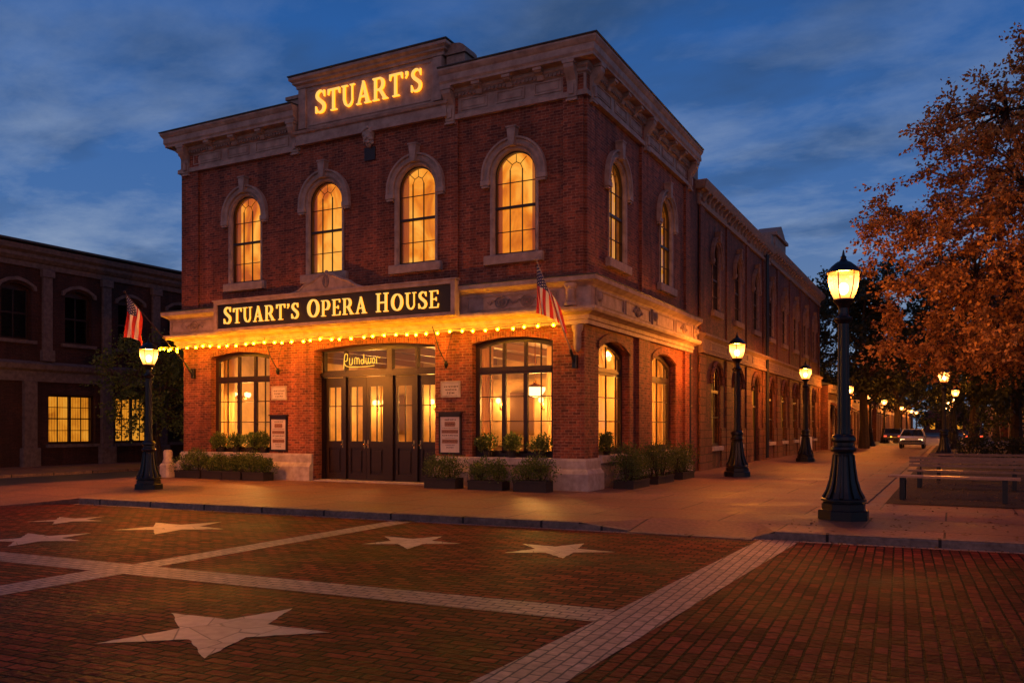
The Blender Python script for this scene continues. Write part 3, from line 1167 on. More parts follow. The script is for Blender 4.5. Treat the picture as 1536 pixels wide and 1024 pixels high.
# ---- entrance: frame, transom lights, leaves
df = MB()
YD = .40
for x in (DX0 + .05, -7.84, -6.225, -5.29, DX1 - .05):
    hw = .13 if abs(x + 6.225) < .01 else .05
    df.box(x - hw, x + hw, YD - .05, YD + .12, 0, 3.08)
    df.box(x - hw * .7, x + hw * .7, YD - .03, YD + .12, 3.22, 3.98)
df.box(DX0, DX1, YD - .10, YD + .13, 3.08, 3.22)
df.box(DX0, DX1, YD - .13, YD - .10, 3.13, 3.19)
df.box(DX0, DX1, YD - .06, YD + .12, 3.84, 4.0)
df.box(DX0, DX1, YD + .0, YD + .1, 3.22, 3.28)
dfo = df.build('door_frame', M_DOOR, opera)
tg = MB()
tg.face([(DX0, YD + .05, 3.2), (DX1, YD + .05, 3.2), (DX1, YD + .05, 3.9), (DX0, YD + .05, 3.9)])
tg.build('transom_glass', M_GLASS, opera)
st_ = MB()
st_.box(DX0 + .02, DX1 - .02, -.05, YD + .3, -.02, .035)
st_.build('threshold', M_STONE, opera)


def door_leaf(x0, x1, handle_side):
    w_ = x1 - x0
    d = MB()
    y0, y1 = .0, .06
    zt, zg0, zg1 = 3.06, 1.18, 2.78
    s = .13
    d.box(0, s, y0, y1, 0.03, zt)
    d.box(w_ - s, w_, y0, y1, 0.03, zt)
    d.box(s, w_ - s, y0, y1, 0.03, .22)
    d.box(s, w_ - s, y0, y1, .98, zg0)
    d.box(s, w_ - s, y0, y1, zg1, zt)
    d.box(s, w_ - s, y0 + .03, y1, .22, .98)
    d.cbox(s + .06, w_ - s - .06, y0 + .004, y0 + .03, .30, .90, .001)
    for a in ((s + .03, s + .045), (w_ - s - .045, w_ - s - .03)):
        d.box(a[0], a[1], y0 + .015, y0 + .03, .26, .94)
    d.box(s + .03, w_ - s - .03, y0 + .015, y0 + .03, .945, .96)
    d.box(s + .03, w_ - s - .03, y0 + .015, y0 + .03, .24, .255)
    m = w_ / 2
    d.box(m - .014, m + .014, y0 + .01, y1 - .01, zg0, zg1)
    d.box(s, w_ - s, y0 + .012, y1 - .012, 2.20, 2.228)
    o = d.build('door', M_DOOR, opera, loc=(x0, YD + .02, 0))
    g = MB()
    g.face([(s, .03, zg0), (w_ - s, .03, zg0), (w_ - s, .03, zg1), (s, .03, zg1)])
    g.build('glass', M_GLASS, o)
    h = MB()
    hx = w_ - .06 if handle_side > 0 else .06
    h.box(hx - .025, hx + .025, -.012, .0, .98, 1.22, .005)
    h.sphere((hx, -.055, 1.08), .032, 8, 6)
    h.tube([(hx, -.055, 1.08), (hx, 0, 1.08)], .012, 6)
    h.build('handle', M_BRASS, o)


for a, b, hs_ in ((-8.6, -7.89, 1), (-7.79, -7.09, 1), (-7.08, -6.36, -1), (-6.09, -5.34, 1), (-5.24, -4.52, -1)):
    door_leaf(a, b, hs_)

# ---- interior, lit
rm = MB()
rx0, rx1, ry1 = -W + .1, -.38, 9.0
rm.face([(rx0, ry1, 0), (rx1, ry1, 0), (rx1, ry1, 4.2), (rx0, ry1, 4.2)])
rm.face([(rx0, .38, 0), (rx0, ry1, 0), (rx0, ry1, 4.2), (rx0, .38, 4.2)])
# picture rail, wall pilasters and dado of the back wall
for x in (-13, -11.1, -9.2, -7.2, -5.2, -3.2, -1.4):
    rm.box(x - .13, x + .13, ry1 - .08, ry1 - .002, .9, 4.0)
rm.box(rx0, rx1, ry1 - .1, ry1 - .003, 3.3, 3.42)
rm.build('interior_wall', M_ROOM, opera)
rm2 = MB()
rm2.face([(rx0, .38, 4.2), (rx1, .38, 4.2), (rx1, ry1, 4.2), (rx0, ry1, 4.2)])
for x in (-12.6, -10.9, -9.2, -7.5, -5.8, -4.1, -2.4, -.9):
    rm2.box(x - .1, x + .1, .45, ry1, 3.98, 4.19)
rm2.face([(rx0, .38, .03), (rx1, .38, .03), (rx1, ry1, .03), (rx0, ry1, .03)])
rm2.box(rx0, rx1, ry1 - .06, ry1 - .001, .03, .95)
for x in (-12.2, -8.1, -6.3, -2.3):
    rm2.box(x - .5, x + .5, ry1 - .09, ry1 - .003, 1.3, 2.9)
rm2.build('interior_panelling', M_ROOMF, opera)
rm3 = MB()
rm3.M = RZ90
rm3.face([(.38, .38, 4.2), (ry1, .38, 4.2), (ry1, .38, 4.0), (.38, .38, 4.0)])
rm3.face([(3.35, .40, 0), (5.3, .40, 0), (5.3, .40, 4.2), (3.35, .40, 4.2)])
rm3.build('interior_pier', M_ROOM, opera)


def curtain(x0, x1, z0, z1, y, n=10, side=False, amp=.05):
    c = MB(RZ90 if side else None)
    pts = []
    k = n * 6
    for i in range(k + 1):
        t = i / k
        pts.append((x0 + (x1 - x0) * t, y + amp * math.sin(t * n * 2 * PI) + .02 * math.sin(t * 7)))
    for i in range(k):
        a, b = pts[i], pts[i + 1]
        c.face([(a[0], a[1], z0), (b[0], b[1], z0), (b[0], b[1], z1), (a[0], a[1], z1)])
    return c.build('curtain', M_CURT, opera, smooth=True)


curtain(.75, 3.5, .7, 4.1, .55, 13, True)
curtain(5.15, 8.0, .7, 4.1, .55, 13, True)
for a, b in ((-13.05, -12.55), (-10.85, -10.4), (-3.35, -2.95), (-1.15, -.75)):
    curtain(a, b, .7, 4.1, .62, 4)
curtain(-2.55, -1.95, .7, 4.1, 3.2, 4)
curtain(-11.9, -11.3, .7, 4.1, 3.2, 4)
# lights at chandeliers and sconces, plus bare ones added to light the side curtains
for (x, y, z, p) in ((-12.7, 1.4, 2.25, 210), (-7.6, 2.2, 2.0, 110), (-2.3, 1.9, 2.25, 230), (-1.6, 6.4, 2.6, 330), (-13.0, 8.6, 2.5, 110), (-10.2, 8.6, 2.5, 110),
                     (-7.2, 8.6, 2.5, 70), (-5.4, 8.6, 2.5, 70), (-3.9, 8.6, 2.5, 110), (-3.0, 8.6, 2.5, 110), (-1.4, 3.6, 2.7, 150)):
    ld = bpy.data.lights.new('room_light', 'POINT')
    ld.energy = p * 1.6
    ld.color = (1, .44, .09)
    ld.shadow_soft_size = .15
    lo_ = bpy.data.objects.new('room_light', ld)
    C.objects.link(lo_)
    lo_.location = (x, y, z)
    lo_.parent = opera


def chandelier(x, y, z, label, bowl=True):
    t = tag(empty('chandelier', (x, y, z)), label, 'chandelier', 'chandeliers inside the ground floor')
    a = MB()
    a.tube([(0, 0, .1), (0, 0, 4.2 - z)], .015, 6)
    a.lathe([(0, .18), (.05, .16), (.06, .1), (.30, .02), (.31, .0), (.29, 0.0)], n=16)
    a.build('stem', M_BRASS, t)
    b = MB()
    if bowl:
        b.lathe([(.29, -.005), (.28, -.10), (.20, -.21), (.09, -.27), (0, -.29)], n=16)
        b.build('lamp_shade', M_CHAND, t, smooth=True)
    else:
        for k in range(5):
            an = 2 * PI * k / 5
            px, py = .34 * math.cos(an), .34 * math.sin(an)
            c = MB()
            c.tube([(0, 0, .1), (px * .6, py * .6, -.02), (px, py, .03)], .012, 5)
            c.build('arm', M_BRASS, t)
            g = MB()
            g.lathe([(.03, .03), (.075, .1), (.07, .17), (.0, .2)], px, py, 8)
            g.build('lamp_shade', M_CHAND, t, smooth=True)


chandelier(-2.3, 1.9, 2.72, 'round bowl pendant lamp glowing inside the window beside the street corner')
chandelier(-12.85, 1.1, 2.55, 'branched chandelier glowing inside the window at the far end of the front', False)
chandelier(-7.6, 2.2, 2.25, 'branched chandelier seen through the glazed entrance doors', False)

for i, (x, w_) in enumerate(((-13.0, 'at the far end of the hall'), (-10.2, 'left of the entrance'), (-7.2, 'behind the left doors'), (-5.4, 'behind the right doors'),
                             (-3.9, 'right of the entrance'), (-3.0, 'seen through the near shop window'))):
    t = tag(empty('added_sconce', (x, 8.92, 2.5)), 'small glowing sconce added on the back wall ' + w_, 'wall light', 'sconces added along the back wall')  # sconces added to put bright spots on the even back wall
    b = MB()
    b.tube([(0, 0, -.15), (0, -.18, -.1), (0, -.2, 0)], .014, 5)
    b.box(-.05, .05, -.02, .05, -.25, 0)
    b.build('arm', M_BRASS, t)
    b = MB()
    b.lathe([(.05, 0), (.10, .06), (.09, .16), (.03, .2)], 0, -.2, 10)
    b.build('lamp_shade', M_CHAND, t, smooth=True)

# cafe tables and chairs inside as modest furniture
for i, (x, y) in enumerate(((-12.2, 1.8), (-11.0, 2.6), (-2.6, 2.0), (-1.5, 3.0), (-6.6, 2.8), (-7.9, 3.2))):
    t = tag(empty('dining_table', (x, y, .03), .3 * i), ['small dark table just inside the far window of the front',
            'small dark table set deeper behind the far front window', 'small dark table just inside the window near the corner',
            'small dark table deeper in the room near the corner', 'small dark table facing the right pair of doors',
            'small dark table facing the left pair of doors'][i], 'table', 'tables inside the hall')
    a = MB()
    a.lathe([(0, .72), (.40, .72), (.41, .74), (.41, .76), (0, .765)], n=18)
    a.build('tabletop', M_DOOR, t)
    a = MB()
    a.lathe([(.2, 0), (.2, .03), (.04, .06), (.035, .72)], n=10)
    a.build('leg', M_BLACK, t)
    for k in (-1, 1):
        ch = tag(empty('dining_chair', (x + .75 * k * math.cos(.3 * i), y + .75 * k * math.sin(.3 * i), .03), .3 * i + (PI if k > 0 else 0)),
                 'bentwood chair on the %s side of the %s dark table' % ('near' if k > 0 else 'far', ['first', 'second', 'third', 'fourth', 'fifth', 'sixth'][i]),
                 'chair', 'chairs inside the hall')
        b = MB()
        b.box(-.2, .2, -.2, .2, .44, .47, .02)
        b.build('seat', M_DOOR, ch)
        for px in (-.17, .17):
            for py in (-.17, .17):
                b = MB()
                b.tube([(px, py, 0), (px, py, .44)], .016, 6)
                b.build('leg', M_DOOR, ch)
        b = MB()
        b.tube([(-.19, -.19, .46), (-.2, -.17, .8), (-.2, -.1, .92), (-.2, .1, .92), (-.2, .17, .8), (-.19, .19, .46)], .016, 6)
        b.tube([(-.2, -.07, .47), (-.2, -.07, .9)], .012, 5)
        b.tube([(-.2, .07, .47), (-.2, .07, .9)], .012, 5)
        b.build('backrest', M_DOOR, ch)

# ---- main cornice
cor_prof = [(0, 9.86), (.13, 9.86), (.13, 9.98), (.10, 10.0), (.06, 10.03), (.06, 10.42), (.12, 10.46), (.12, 10.52), (.18, 10.58),
            (.18, 10.66), (.40, 10.68), (.40, 10.74), (.44, 10.80), (.44, 10.96), (.47, 10.99), (.52, 11.07), (.52, 11.12), (.0, 11.16)]
cor = MB()
CL = [(-W, 5.0), (-W, 0), (-9.12, 0)]
CR = [(-4.02, 0), (0, 0), (0, 9.35)]
cor.sweep(CL, cor_prof)
cor.cut()
cor.sweep(CR, cor_prof)
cor.build_split('cornice', M_TRIM, opera)
cap = MB()
for pth in (CL, CR):
    cap.cut()
    cap.sweep(pth, [(.0, 11.165), (.535, 11.125), (.55, 11.14), (.55, 11.165), (.0, 11.21)])
cap.build_split('cornice_flashing', M_ROOF, opera)
big_b = [(.06, 9.80), (.12, 9.78), (.17, 9.84), (.16, 9.96), (.14, 10.1), (.18, 10.24), (.30, 10.38), (.38, 10.50), (.39, 10.60), (.39, 10.675), (.06, 10.675)]
sm_b = [(.10, 10.40), (.15, 10.42), (.20, 10.52), (.31, 10.56), (.35, 10.62), (.35, 10.675), (.10, 10.675)]


def bracket(x, prof, hw, side):
    b = MB(RZ90 if side == 's' else None)
    b.prismx(prof, x - hw, x + hw)
    top_d = max(p[0] for p in prof) + .02
    b.box(x - hw - .03, x + hw + .03, -top_d, -.1, 10.60, 10.672)
    if hw > .09:
        b.box(x - hw * .5, x + hw * .5, -.205, -.14, 9.90, 10.15)
        b.box(x - hw - .02, x + hw + .02, -.19, -.02, 9.74, 9.79)
    return b.build('bracket', M_TRIM, opera)


for x in (-13.95, -9.3, -3.85, -.28):
    bracket(x, big_b, .13, 'f')
for x in (-12.8, -11.75, -10.6, -2.95, -2.05, -1.15):
    bracket(x, sm_b, .09, 'f')
for x in (.28, 4.45, 9.1):
    bracket(x, big_b, .13, 's')
for x in (1.3, 2.35, 3.4, 5.6, 6.7, 7.8):
    bracket(x, sm_b, .09, 's')
# dentils and frieze panels
dn = MB()
fp = MB()


def frieze(a, b, side, cuts):
    dn.M = fp.M = RZ90 if side else Matrix.Identity(4)
    n = int((b - a) / .11)
    dn.cut()
    for i in range(n):
        x = a + (i + .25) * (b - a) / n
        dn.box(x, x + .055, -.165, -.115, 10.46, 10.53)
    ed = [a] + cuts + [b]
    for p, q in zip(ed[:-1], ed[1:]):
        p, q = p + .14, q - .14
        fp.cut()
        for r_ in ((p, q, 10.36, 10.385), (p, q, 10.08, 10.105), (p, p + .03, 10.107, 10.358), (q - .03, q, 10.107, 10.358)):
            fp.box(r_[0], r_[1], -.085, -.055, r_[2], r_[3])
        fp.box(p + .09, q - .09, -.075, -.055, 10.15, 10.31)


frieze(-13.8, -9.5, False, [-12.3, -11.1])
frieze(-3.7, -.45, False, [-2.6, -1.5])
frieze(.45, 4.3, True, [1.8, 3.0])
frieze(4.6, 8.95, True, [6.0, 7.5])
dn.build_split('dentil_course', M_TRIMD, opera)
fp.build_split('frieze_panel', M_TRIM, opera)

# ---- raised name parapet
pp = MB()
pp.box(-9.08, -4.06, -.20, .30, 10.30, 11.80)
pp.sweep([(-9.1, .30), (-9.1, -.12), (-4.04, -.12), (-4.04, .30)],
         [(0, 9.95), (.14, 9.95), (.14, 10.06), (.10, 10.08), (.10, 10.26), (.16, 10.29), (.19, 10.36), (.0, 10.40)])
pp.sweep([(-9.1, .30), (-9.1, -.2), (-4.04, -.2), (-4.04, .30)],
         [(0, 11.62), (.05, 11.62), (.06, 11.70), (.14, 11.74), (.14, 11.79), (.22, 11.85), (.22, 11.93), (0, 11.96)])
for a, b in ((-9.08, -8.80), (-4.34, -4.06)):
    pp.box(a, b, -.26, -.198, 10.42, 11.60, .01)
for r_ in ((-8.7, -4.44, 11.50, 11.54), (-8.7, -4.44, 10.47, 10.51)):
    pp.box(r_[0], r_[1], -.225, -.198, r_[2], r_[3])
par = pp.build('name_parapet', M_TRIM, opera)
pc = MB()
pc.sweep([(-9.1, .34), (-9.1, -.2), (-4.04, -.2), (-4.04, .34)], [(0, 11.965), (.235, 11.94), (.25, 11.95), (.25, 11.98), (0, 12.02)])
pc.box(-9.08, -4.06, -.2, .32, 11.97, 12.02)
pc.build('parapet_flashing', M_ROOF, opera)
letters("STUART'S", -8.42, -4.66, 10.76, .63, -.29, .055, par, first_scale=1.06)
sb2 = MB()
sb2.box(-9.62, -9.12, -.10, .45, 10.9, 11.42, .01)
sb2.box(-9.68, -9.12, -.15, .5, 11.42, 11.52)
sb2.cut()
sb2.box(-4.0, -3.42, -.10, .45, 10.9, 11.62, .01)
lp = [(-4.0, 11.62), (-3.36, 11.62), (-3.36, 11.68)] + [(-3.7 + .34 * math.cos(a), 11.68 + .22 * math.sin(a)) for a in (0.3, .7, 1.1, 1.57)] + [(-4.0, 11.9)]
sb2.prism(lp, -.16, .46)
sb2.build_split('parapet_shoulder', M_TRIMD, opera)
# carved pendant under the parapet
cp = MB()
cp.lathe([(0, 0), (.05, .02), (.10, .10), (.15, .26), (.19, .42), (.19, .52), (.12, .58), (0, .60)], -6.55, -.16, 10, 0, 9.52)
for k in range(26):
    a = rnd.uniform(PI, 2 * PI)
    z = rnd.uniform(9.62, 10.06)
    rr = .12 + .07 * (z - 9.62) / .44
    cp.sphere((-6.55 + rr * math.cos(a), -.16 + rr * math.sin(a), z), .045, 6, 4)
cp.build('carved_pendant', M_STONE, opera, smooth=True)
sw = MB()
sw.box(-6.74, -6.36, -.13, -.09, 9.18, 9.55, .005)
sw.build('pendant_backing', M_WOOD, opera)

# ---- entablature between the storeys
ent_prof = [(0, 4.16), (.16, 4.16), (.16, 4.26), (.20, 4.28), (.20, 4.38), (.30, 4.42), (.42, 4.44), (.46, 4.50), (.46, 4.56), (.30, 4.585),
            (.30, 5.06), (.34, 5.10), (.38, 5.12), (.46, 5.17), (.50, 5.19), (.50, 5.30), (.0, 5.38)]
EP = [(-W, 2.2), (-W, 0), (0, 0), (0, 9.35)]
en = MB()
en.sweep(EP, ent_prof)
en.build('entablature', M_TRIM, opera)
fl = MB()
fl.sweep(EP, [(0, 5.385), (.51, 5.305), (.52, 5.315), (.52, 5.33), (0, 5.44)])
fl.build('entablature_flashing', M_ROOF, opera)
orn = MB()


def ent_panels(a, b, side, discs, thick=.025):
    orn.M = RZ90 if side else Matrix.Identity(4)
    d0 = -.30
    orn.cut()
    for r_ in ((a, b, 4.98, 5.01), (a, b, 4.63, 4.66), (a, a + .03, 4.662, 4.978), (b - .03, b, 4.662, 4.978)):
        orn.box(r_[0], r_[1], d0 - thick, d0 + .002, r_[2], r_[3])
    for x in discs:
        z = 4.82
        for rr, dd, tt in ((.15, .02, .022), (.085, .025, .018)):
            P = [(x + rr * 1.15 * math.cos(2 * PI * k / 14), d0 - dd, z + rr * math.sin(2 * PI * k / 14)) for k in range(15)]
            orn.tube(P, tt, 5, False)
        for k in range(6):
            an = 2 * PI * k / 6
            orn.sphere((x + .05 * math.cos(an), d0 - .02, z + .05 * math.sin(an)), .028, 6, 4)
        for sx in (-1, 1):   # scrolling leaves
            P = [(x + sx * (.19 + .22 * t), d0 - .015, z + .07 * math.sin(t * 7) * (1 - .4 * t)) for t in [q / 8 for q in range(9)]]
            orn.tube(P, [.024 - .014 * q / 8 for q in range(9)], 5)


ent_panels(-14.4, -12.35, False, [-13.35])
ent_panels(-3.2, -.62, False, [-2.2, -1.45])
ent_panels(.35, 2.0, True, [])
ent_panels(2.15, 4.2, True, [3.15])
ent_panels(4.85, 6.6, True, [])
ent_panels(6.8, 8.6, True, [7.7])
orn.M = RZ90
for x in (.1, 4.5, 9.0):
    orn.cut()
    orn.box(x - .16, x + .16, -.36, -.298, 4.6, 5.05, .01)
    orn.sphere((x, -.37, 4.84), .09, 8, 6, 1.5)
orn.M = Matrix.Identity(4)
orn.build_split('carved_panel', M_TRIMD, opera)
# corner colonnette with pendant bracket below
cc = MB()
cc.lathe([(.0, 3.45), (.05, 3.48), (.09, 3.56), (.10, 3.62), (.10, 3.95), (.13, 4.0), (.15, 4.08), (.15, 4.14), (.0, 4.15)], -.14, -.12, 12)
cc.cut()
cc.lathe([(.17, 4.59), (.17, 4.66), (.12, 4.70), (.115, 5.0), (.15, 5.04), (.17, 5.10), (.17, 5.14), (.0, 5.15)], -.22, -.36, 12)
cc.build_split('corner_colonnette', M_TRIM, opera, smooth=True)
# curved pediment over the board
pd = MB()
K = catmull([(-9.35, 5.47), (-9.0, 5.50), (-8.72, 5.58), (-8.55, 5.70), (-8.25, 5.78), (-7.98, 5.93), (-7.75, 5.97), (-7.52, 5.93), (-7.22, 5.80), (-6.95, 5.72),
             (-6.75, 5.60), (-6.45, 5.50), (-6.1, 5.47)], 3)
K = [(a, b) for a, b in K]
pd.prism([(-9.35, 5.30)] + [(-6.1, 5.30)] + list(reversed(K)), -.60, -.46)
pd.tube([(a, -.60, b) for a, b in K], .035, 6)
pd.tube([(a, -.50, b + .01) for a, b in K], .03, 6)
P = [(-7.75 + .10 * math.cos(t), -.62, 5.76 + .17 * math.sin(t)) for t in [2 * PI * k / 16 for k in range(17)]]
pd.tube(P, .02, 5, False)
P = [(-7.75 + .05 * math.cos(t), -.62, 5.76 + .09 * math.sin(t)) for t in [2 * PI * k / 12 for k in range(13)]]
pd.tube(P, .018, 5, False)
pd.sphere((-7.75, -.56, 6.03), .06, 8, 6)
pd.build('curved_pediment', M_TRIM, opera)

# ---- the name board
sg = MB()
sg.box(-12.0, -3.5, -.615, -.30, 4.60, 5.40)
sgn = sg.build('sign_board', M_PANEL, opera)
fr = MB()
for a, b, c, d in ((-12.12, -3.38, 5.36, 5.46), (-12.12, -3.38, 4.53, 4.62), (-12.12, -11.99, 4.62, 5.36), (-3.51, -3.38, 4.62, 5.36)):
    fr.box(a, b, -.67, -.45, c, d)
fr.box(-12.16, -3.34, -.70, -.45, 5.461, 5.50)
fr.build('sign_frame', M_TRIM, sgn)
letters("STUART'S OPERA HOUSE", -11.72, -3.88, 4.755, .46, -.655, .03, sgn, first_scale=1.12, gap=.13)

# ---- downpipe and iron bracket arms on the brick
dp = MB()
dp.tube([(.10, 9.15, 4.1), (.10, 9.15, .12), (.22, 9.15, .0)], .045, 8)
for z in (.9, 2.3, 3.6):
    dp.box(.0, .16, 9.08, 9.22, z, z + .05)
dp.build('downpipe', M_BLACK, opera)
for x in (-4.02, -10.05):
    b = MB()
    b.lathe([(0, -.12), (.03, -.1), (.06, 0), (.03, .08), (0, .1)], x, -.08, 8, 0, 3.3)
    b.tube([(x, -.06, 3.3), (x - .12, -.25, 3.7), (x - .22, -.42, 4.3)], .014, 5)
    b.tube([(x + .15, -.04, 4.1), (x + .13, -.16, 3.75), (x, -.06, 3.5)], .008, 4)
    b.build('stay_bracket', M_BLACK, opera)

# neon script hanging in the entrance fanlight
neon = tag(empty('neon_sign', (-7.62, YD - .08, 3.50)), 'yellow neon script sign hanging in the fanlight over the left doors', 'neon sign')
strokes = [[(-.22, -.18), (-.18, .22), (-.08, .23), (-.1, .05), (-.2, .03), (-.08, -.12), (.5, -.14), (.9, -.12)],
           [(0.0, .13), (.0, -.04), (.05, -.08), (.09, -.02), (.1, .12), (.11, -.05)],
           [(.19, -.06), (.19, .10), (.24, .13), (.27, .08), (.27, -.06)], [(.27, .06), (.31, .12), (.35, .08), (.36, -.06)],
           [(.5, .05), (.44, .07), (.42, -.02), (.47, -.06), (.51, 0), (.52, .22), (.53, -.05)],
           [(.60, .12), (.60, -.03), (.66, -.06), (.69, .11)], [(.69, .0), (.72, -.06), (.77, -.02), (.78, .12)],
           [(.86, .11), (.83, .02), (.87, -.06), (.92, .02), (.88, .11)], [(.98, -.06), (.98, .1), (1.02, .13), (1.08, .1), (1.11, .12)]]
for st in strokes:
    m = MB()
    m.tube([(a * 1.0, 0, b) for a, b in catmull(st, 4)], .013, 6)
    m.build('tube', M_NEON, neon, smooth=True)
m = MB()
for x in (-.15, .3, .8):
    m.tube([(x, .0, .1), (x, .02, .38)], .004, 4)
m.build('hanger', M_BLACK, neon)

# string of bulbs under the soffit
sl2 = tag(empty('string_lights', (-W / 2, -.62, 4.16)), 'string of small warm bulbs slung under the pale band of the brick hall', 'string lights')
pts = []
path = [(-14.75, 1.9), (-14.75, -.58), (-.45, -.58)]
acc = []
x = 0
tot = 2.48 + 14.3
nb = 46
for i in range(nb):
    d = tot * (i + .5) / nb + rnd.uniform(-.07, .07)
    if d < 2.48:
        p = (-14.75, 1.9 - d)
    else:
        p = (-14.75 + (d - 2.48), -.58)
    sag = -.05 * abs(math.sin(d * PI / 2.3))
    acc.append((p[0], p[1], 4.13 + sag + rnd.uniform(-.015, .015)))
cb = MB()
off = Vector((-W / 2, -.62, 4.16))
cb.tube([tuple(Vector(p) + Vector((0, 0, .06)) - off) for p in acc], .008, 4)
for p in acc:
    q = Vector(p) - off
    cb.tube([(q.x, q.y, q.z + .02), (q.x, q.y, q.z + .065)], .014, 5)
cb.build('cable', M_BLACK, sl2)
bp_ = MB()
bp_.sphere((0, 0, 0), .032, 8, 6)
bulb0 = bp_.build('bulb', M_BULB, sl2)
for i, p in enumerate(acc):
    o = bulb0 if i == 0 else bulb0.copy()
    if i:
        C.objects.link(o)
        o.parent = sl2
    o.location = Vector(p) - off



# ================================================================== BRICK ANNEX along the side street
annex = tag(empty('brick_annex'), 'long two storey brick wing with arched windows stretching away behind the corner hall', 'building')
A0, A1 = 10.9, 42.0
AX = -.06
AM = Matrix.Translation((AX, 0, 0)) @ RZ90
awin = [13.4 + 3.72 * i for i in range(8)]
a_low = [(u - .72, u + .72, .85, 3.9, .45) for i, u in enumerate(awin) if i != 2] + [(awin[2] - .65, awin[2] + .65, 0.0, 4.0, .45)]
wl = MB(AM)
wl.panel([(A0, -.3), (A1, -.3), (A1, 10.4), (A0, 10.4)],
         [arch_loop(u, .62, 6.1, 8.15) for u in awin] + [seg_loop(a, b, z0 if z0 else -.001, z1, r_) for a, b, z0, z1, r_ in a_low], 0, .30)
for u in [A0 + .3] + [(awin[i] + awin[i + 1]) / 2 for i in range(7)] + [A1 - .3]:
    wl.box(u - .28, u + .28, -.06, .003, 5.05, 10.0)
wl.face([(A1, 0, -.3), (A1, 12, -.3), (A1, 12, 10.4), (A1, 0, 10.4)])
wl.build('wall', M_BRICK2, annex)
lk_ = MB(RZ90)
lk_.box(9.302, 10.898, .09, .5, -.3, 10.5)
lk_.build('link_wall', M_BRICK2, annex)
rs = MB(AM)
for u in [A0 + .3] + [(awin[i] + awin[i + 1]) / 2 for i in range(7)] + [A1 - .3]:
    rs.cut()
    rs.box(u - .40, u + .40, -.08, .003, -.2, 4.28, .02)
edges = [A0] + sorted(sum([[a, b] for a, b, *_ in a_low], [])) + [A1]
for i in range(0, len(edges), 2):
    if edges[i + 1] - edges[i] > .2:
        rs.cut()
        rs.box(edges[i] + .002, edges[i + 1] - .002, -.05, .002, -.2, 1.55)
rs.build_split('stone_pier', M_ROUGHST, annex)
sl3 = MB(AM)
for i, (a, b, z0, z1, r_) in enumerate(a_low):
    if z0 > 0:
        sl3.cut()
        sl3.box(a - .1, b + .1, -.12, .2, .68, .848, .02)
sl3.build_split('window_ledge', M_STONE, annex)
bc = MB()
bc.sweep([(AX, A0 - .05), (AX, A1)], [(0, 4.30), (.18, 4.30), (.20, 4.40), (.14, 4.44), (.14, 4.84), (.22, 4.90), (.28, 4.94), (.28, 5.02), (0, 5.08)])
bc.build('belt_course', M_BROWNTRIM, annex)
bx = MB(AM)
for i in range(8):
    u = awin[i]
    bx.cut()
    for r_ in ((u - 1.35, u + 1.35, 4.76, 4.79), (u - 1.35, u + 1.35, 4.49, 4.52), (u - 1.35, u - 1.32, 4.522, 4.758), (u + 1.32, u + 1.35, 4.522, 4.758)):
        bx.box(r_[0], r_[1], -.165, -.138, r_[2], r_[3])
bx.build_split('belt_panel', M_TRIMD, annex)
ac = MB()
prof = [(0, 9.7), (.10, 9.7), (.12, 9.8), (.06, 9.84), (.06, 10.12), (.14, 10.18), (.30, 10.22), (.34, 10.30), (.38, 10.42), (.40, 10.50), (0, 10.56)]
ac.sweep([(AX - .6, A0), (AX, A0), (AX, 24.0)], prof)
ac.cut()
ac.sweep([(AX, 24.0), (AX, A1), (AX - 2, A1)], [(d, z + .18) for d, z in prof])
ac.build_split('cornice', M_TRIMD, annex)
ab = MB(AM)
u = A0 + .4
while u < A1 - .3:
    dz = .18 if u > 24 else 0
    ab.prismx([(.06, 9.92 + dz), (.12, 9.94 + dz), (.20, 10.08 + dz), (.30, 10.14 + dz), (.30, 10.222 + dz), (.06, 10.222 + dz)], u - .07, u + .07)
    u += .62
ab.build('modillion_course', M_TRIMD, annex)
gb = MB(AM)
gb.box(25.2, 28.2, -.12, 1.0, 10.6, 11.45, .03)
gb.box(25.05, 28.35, -.24, 1.1, 11.45, 11.6)
gb.prism([(25.3, 11.6), (28.1, 11.6), (27.6, 11.85), (26.7, 12.2), (25.8, 11.85)], -.15, 1.0)
gb.cut()
gb.box(24.0, 24.8, -.1, .7, 10.6, 11.3, .02)
gb.cut()
gb.box(A0 - .9, A0 - .1, .0, 1.0, 10.5, 11.25, .02)
gb.box(A0 - 1.0, A0, -.1, 1.1, 11.25, 11.38)
gb.build_split('roof_parapet', M_TRIMD, annex)
ar_ = MB()
ar_.box(-12, AX - .02, A0 + .02, A1 - .02, 10.40, 10.46)
ar_.build('roof', M_ROOF, annex)
for i, u in enumerate(awin):
    if i == 0:
        wp = upper_window(annex, M_NIGHT, False, M_BROWNTRIM, .62, 2.05)
        wp.location = (AX, u, 6.1)
        wp.rotation_euler = (0, 0, R(90))
    else:
        c_ = copy_tree(wp, annex)
        c_.location = (AX, u, 6.1)
lowglow = [M_DIMGLOW, M_FARGLOW, None, M_DIMGLOW, M_FARGLOW, M_FARGLOW, M_DIMGLOW, M_FARGLOW]
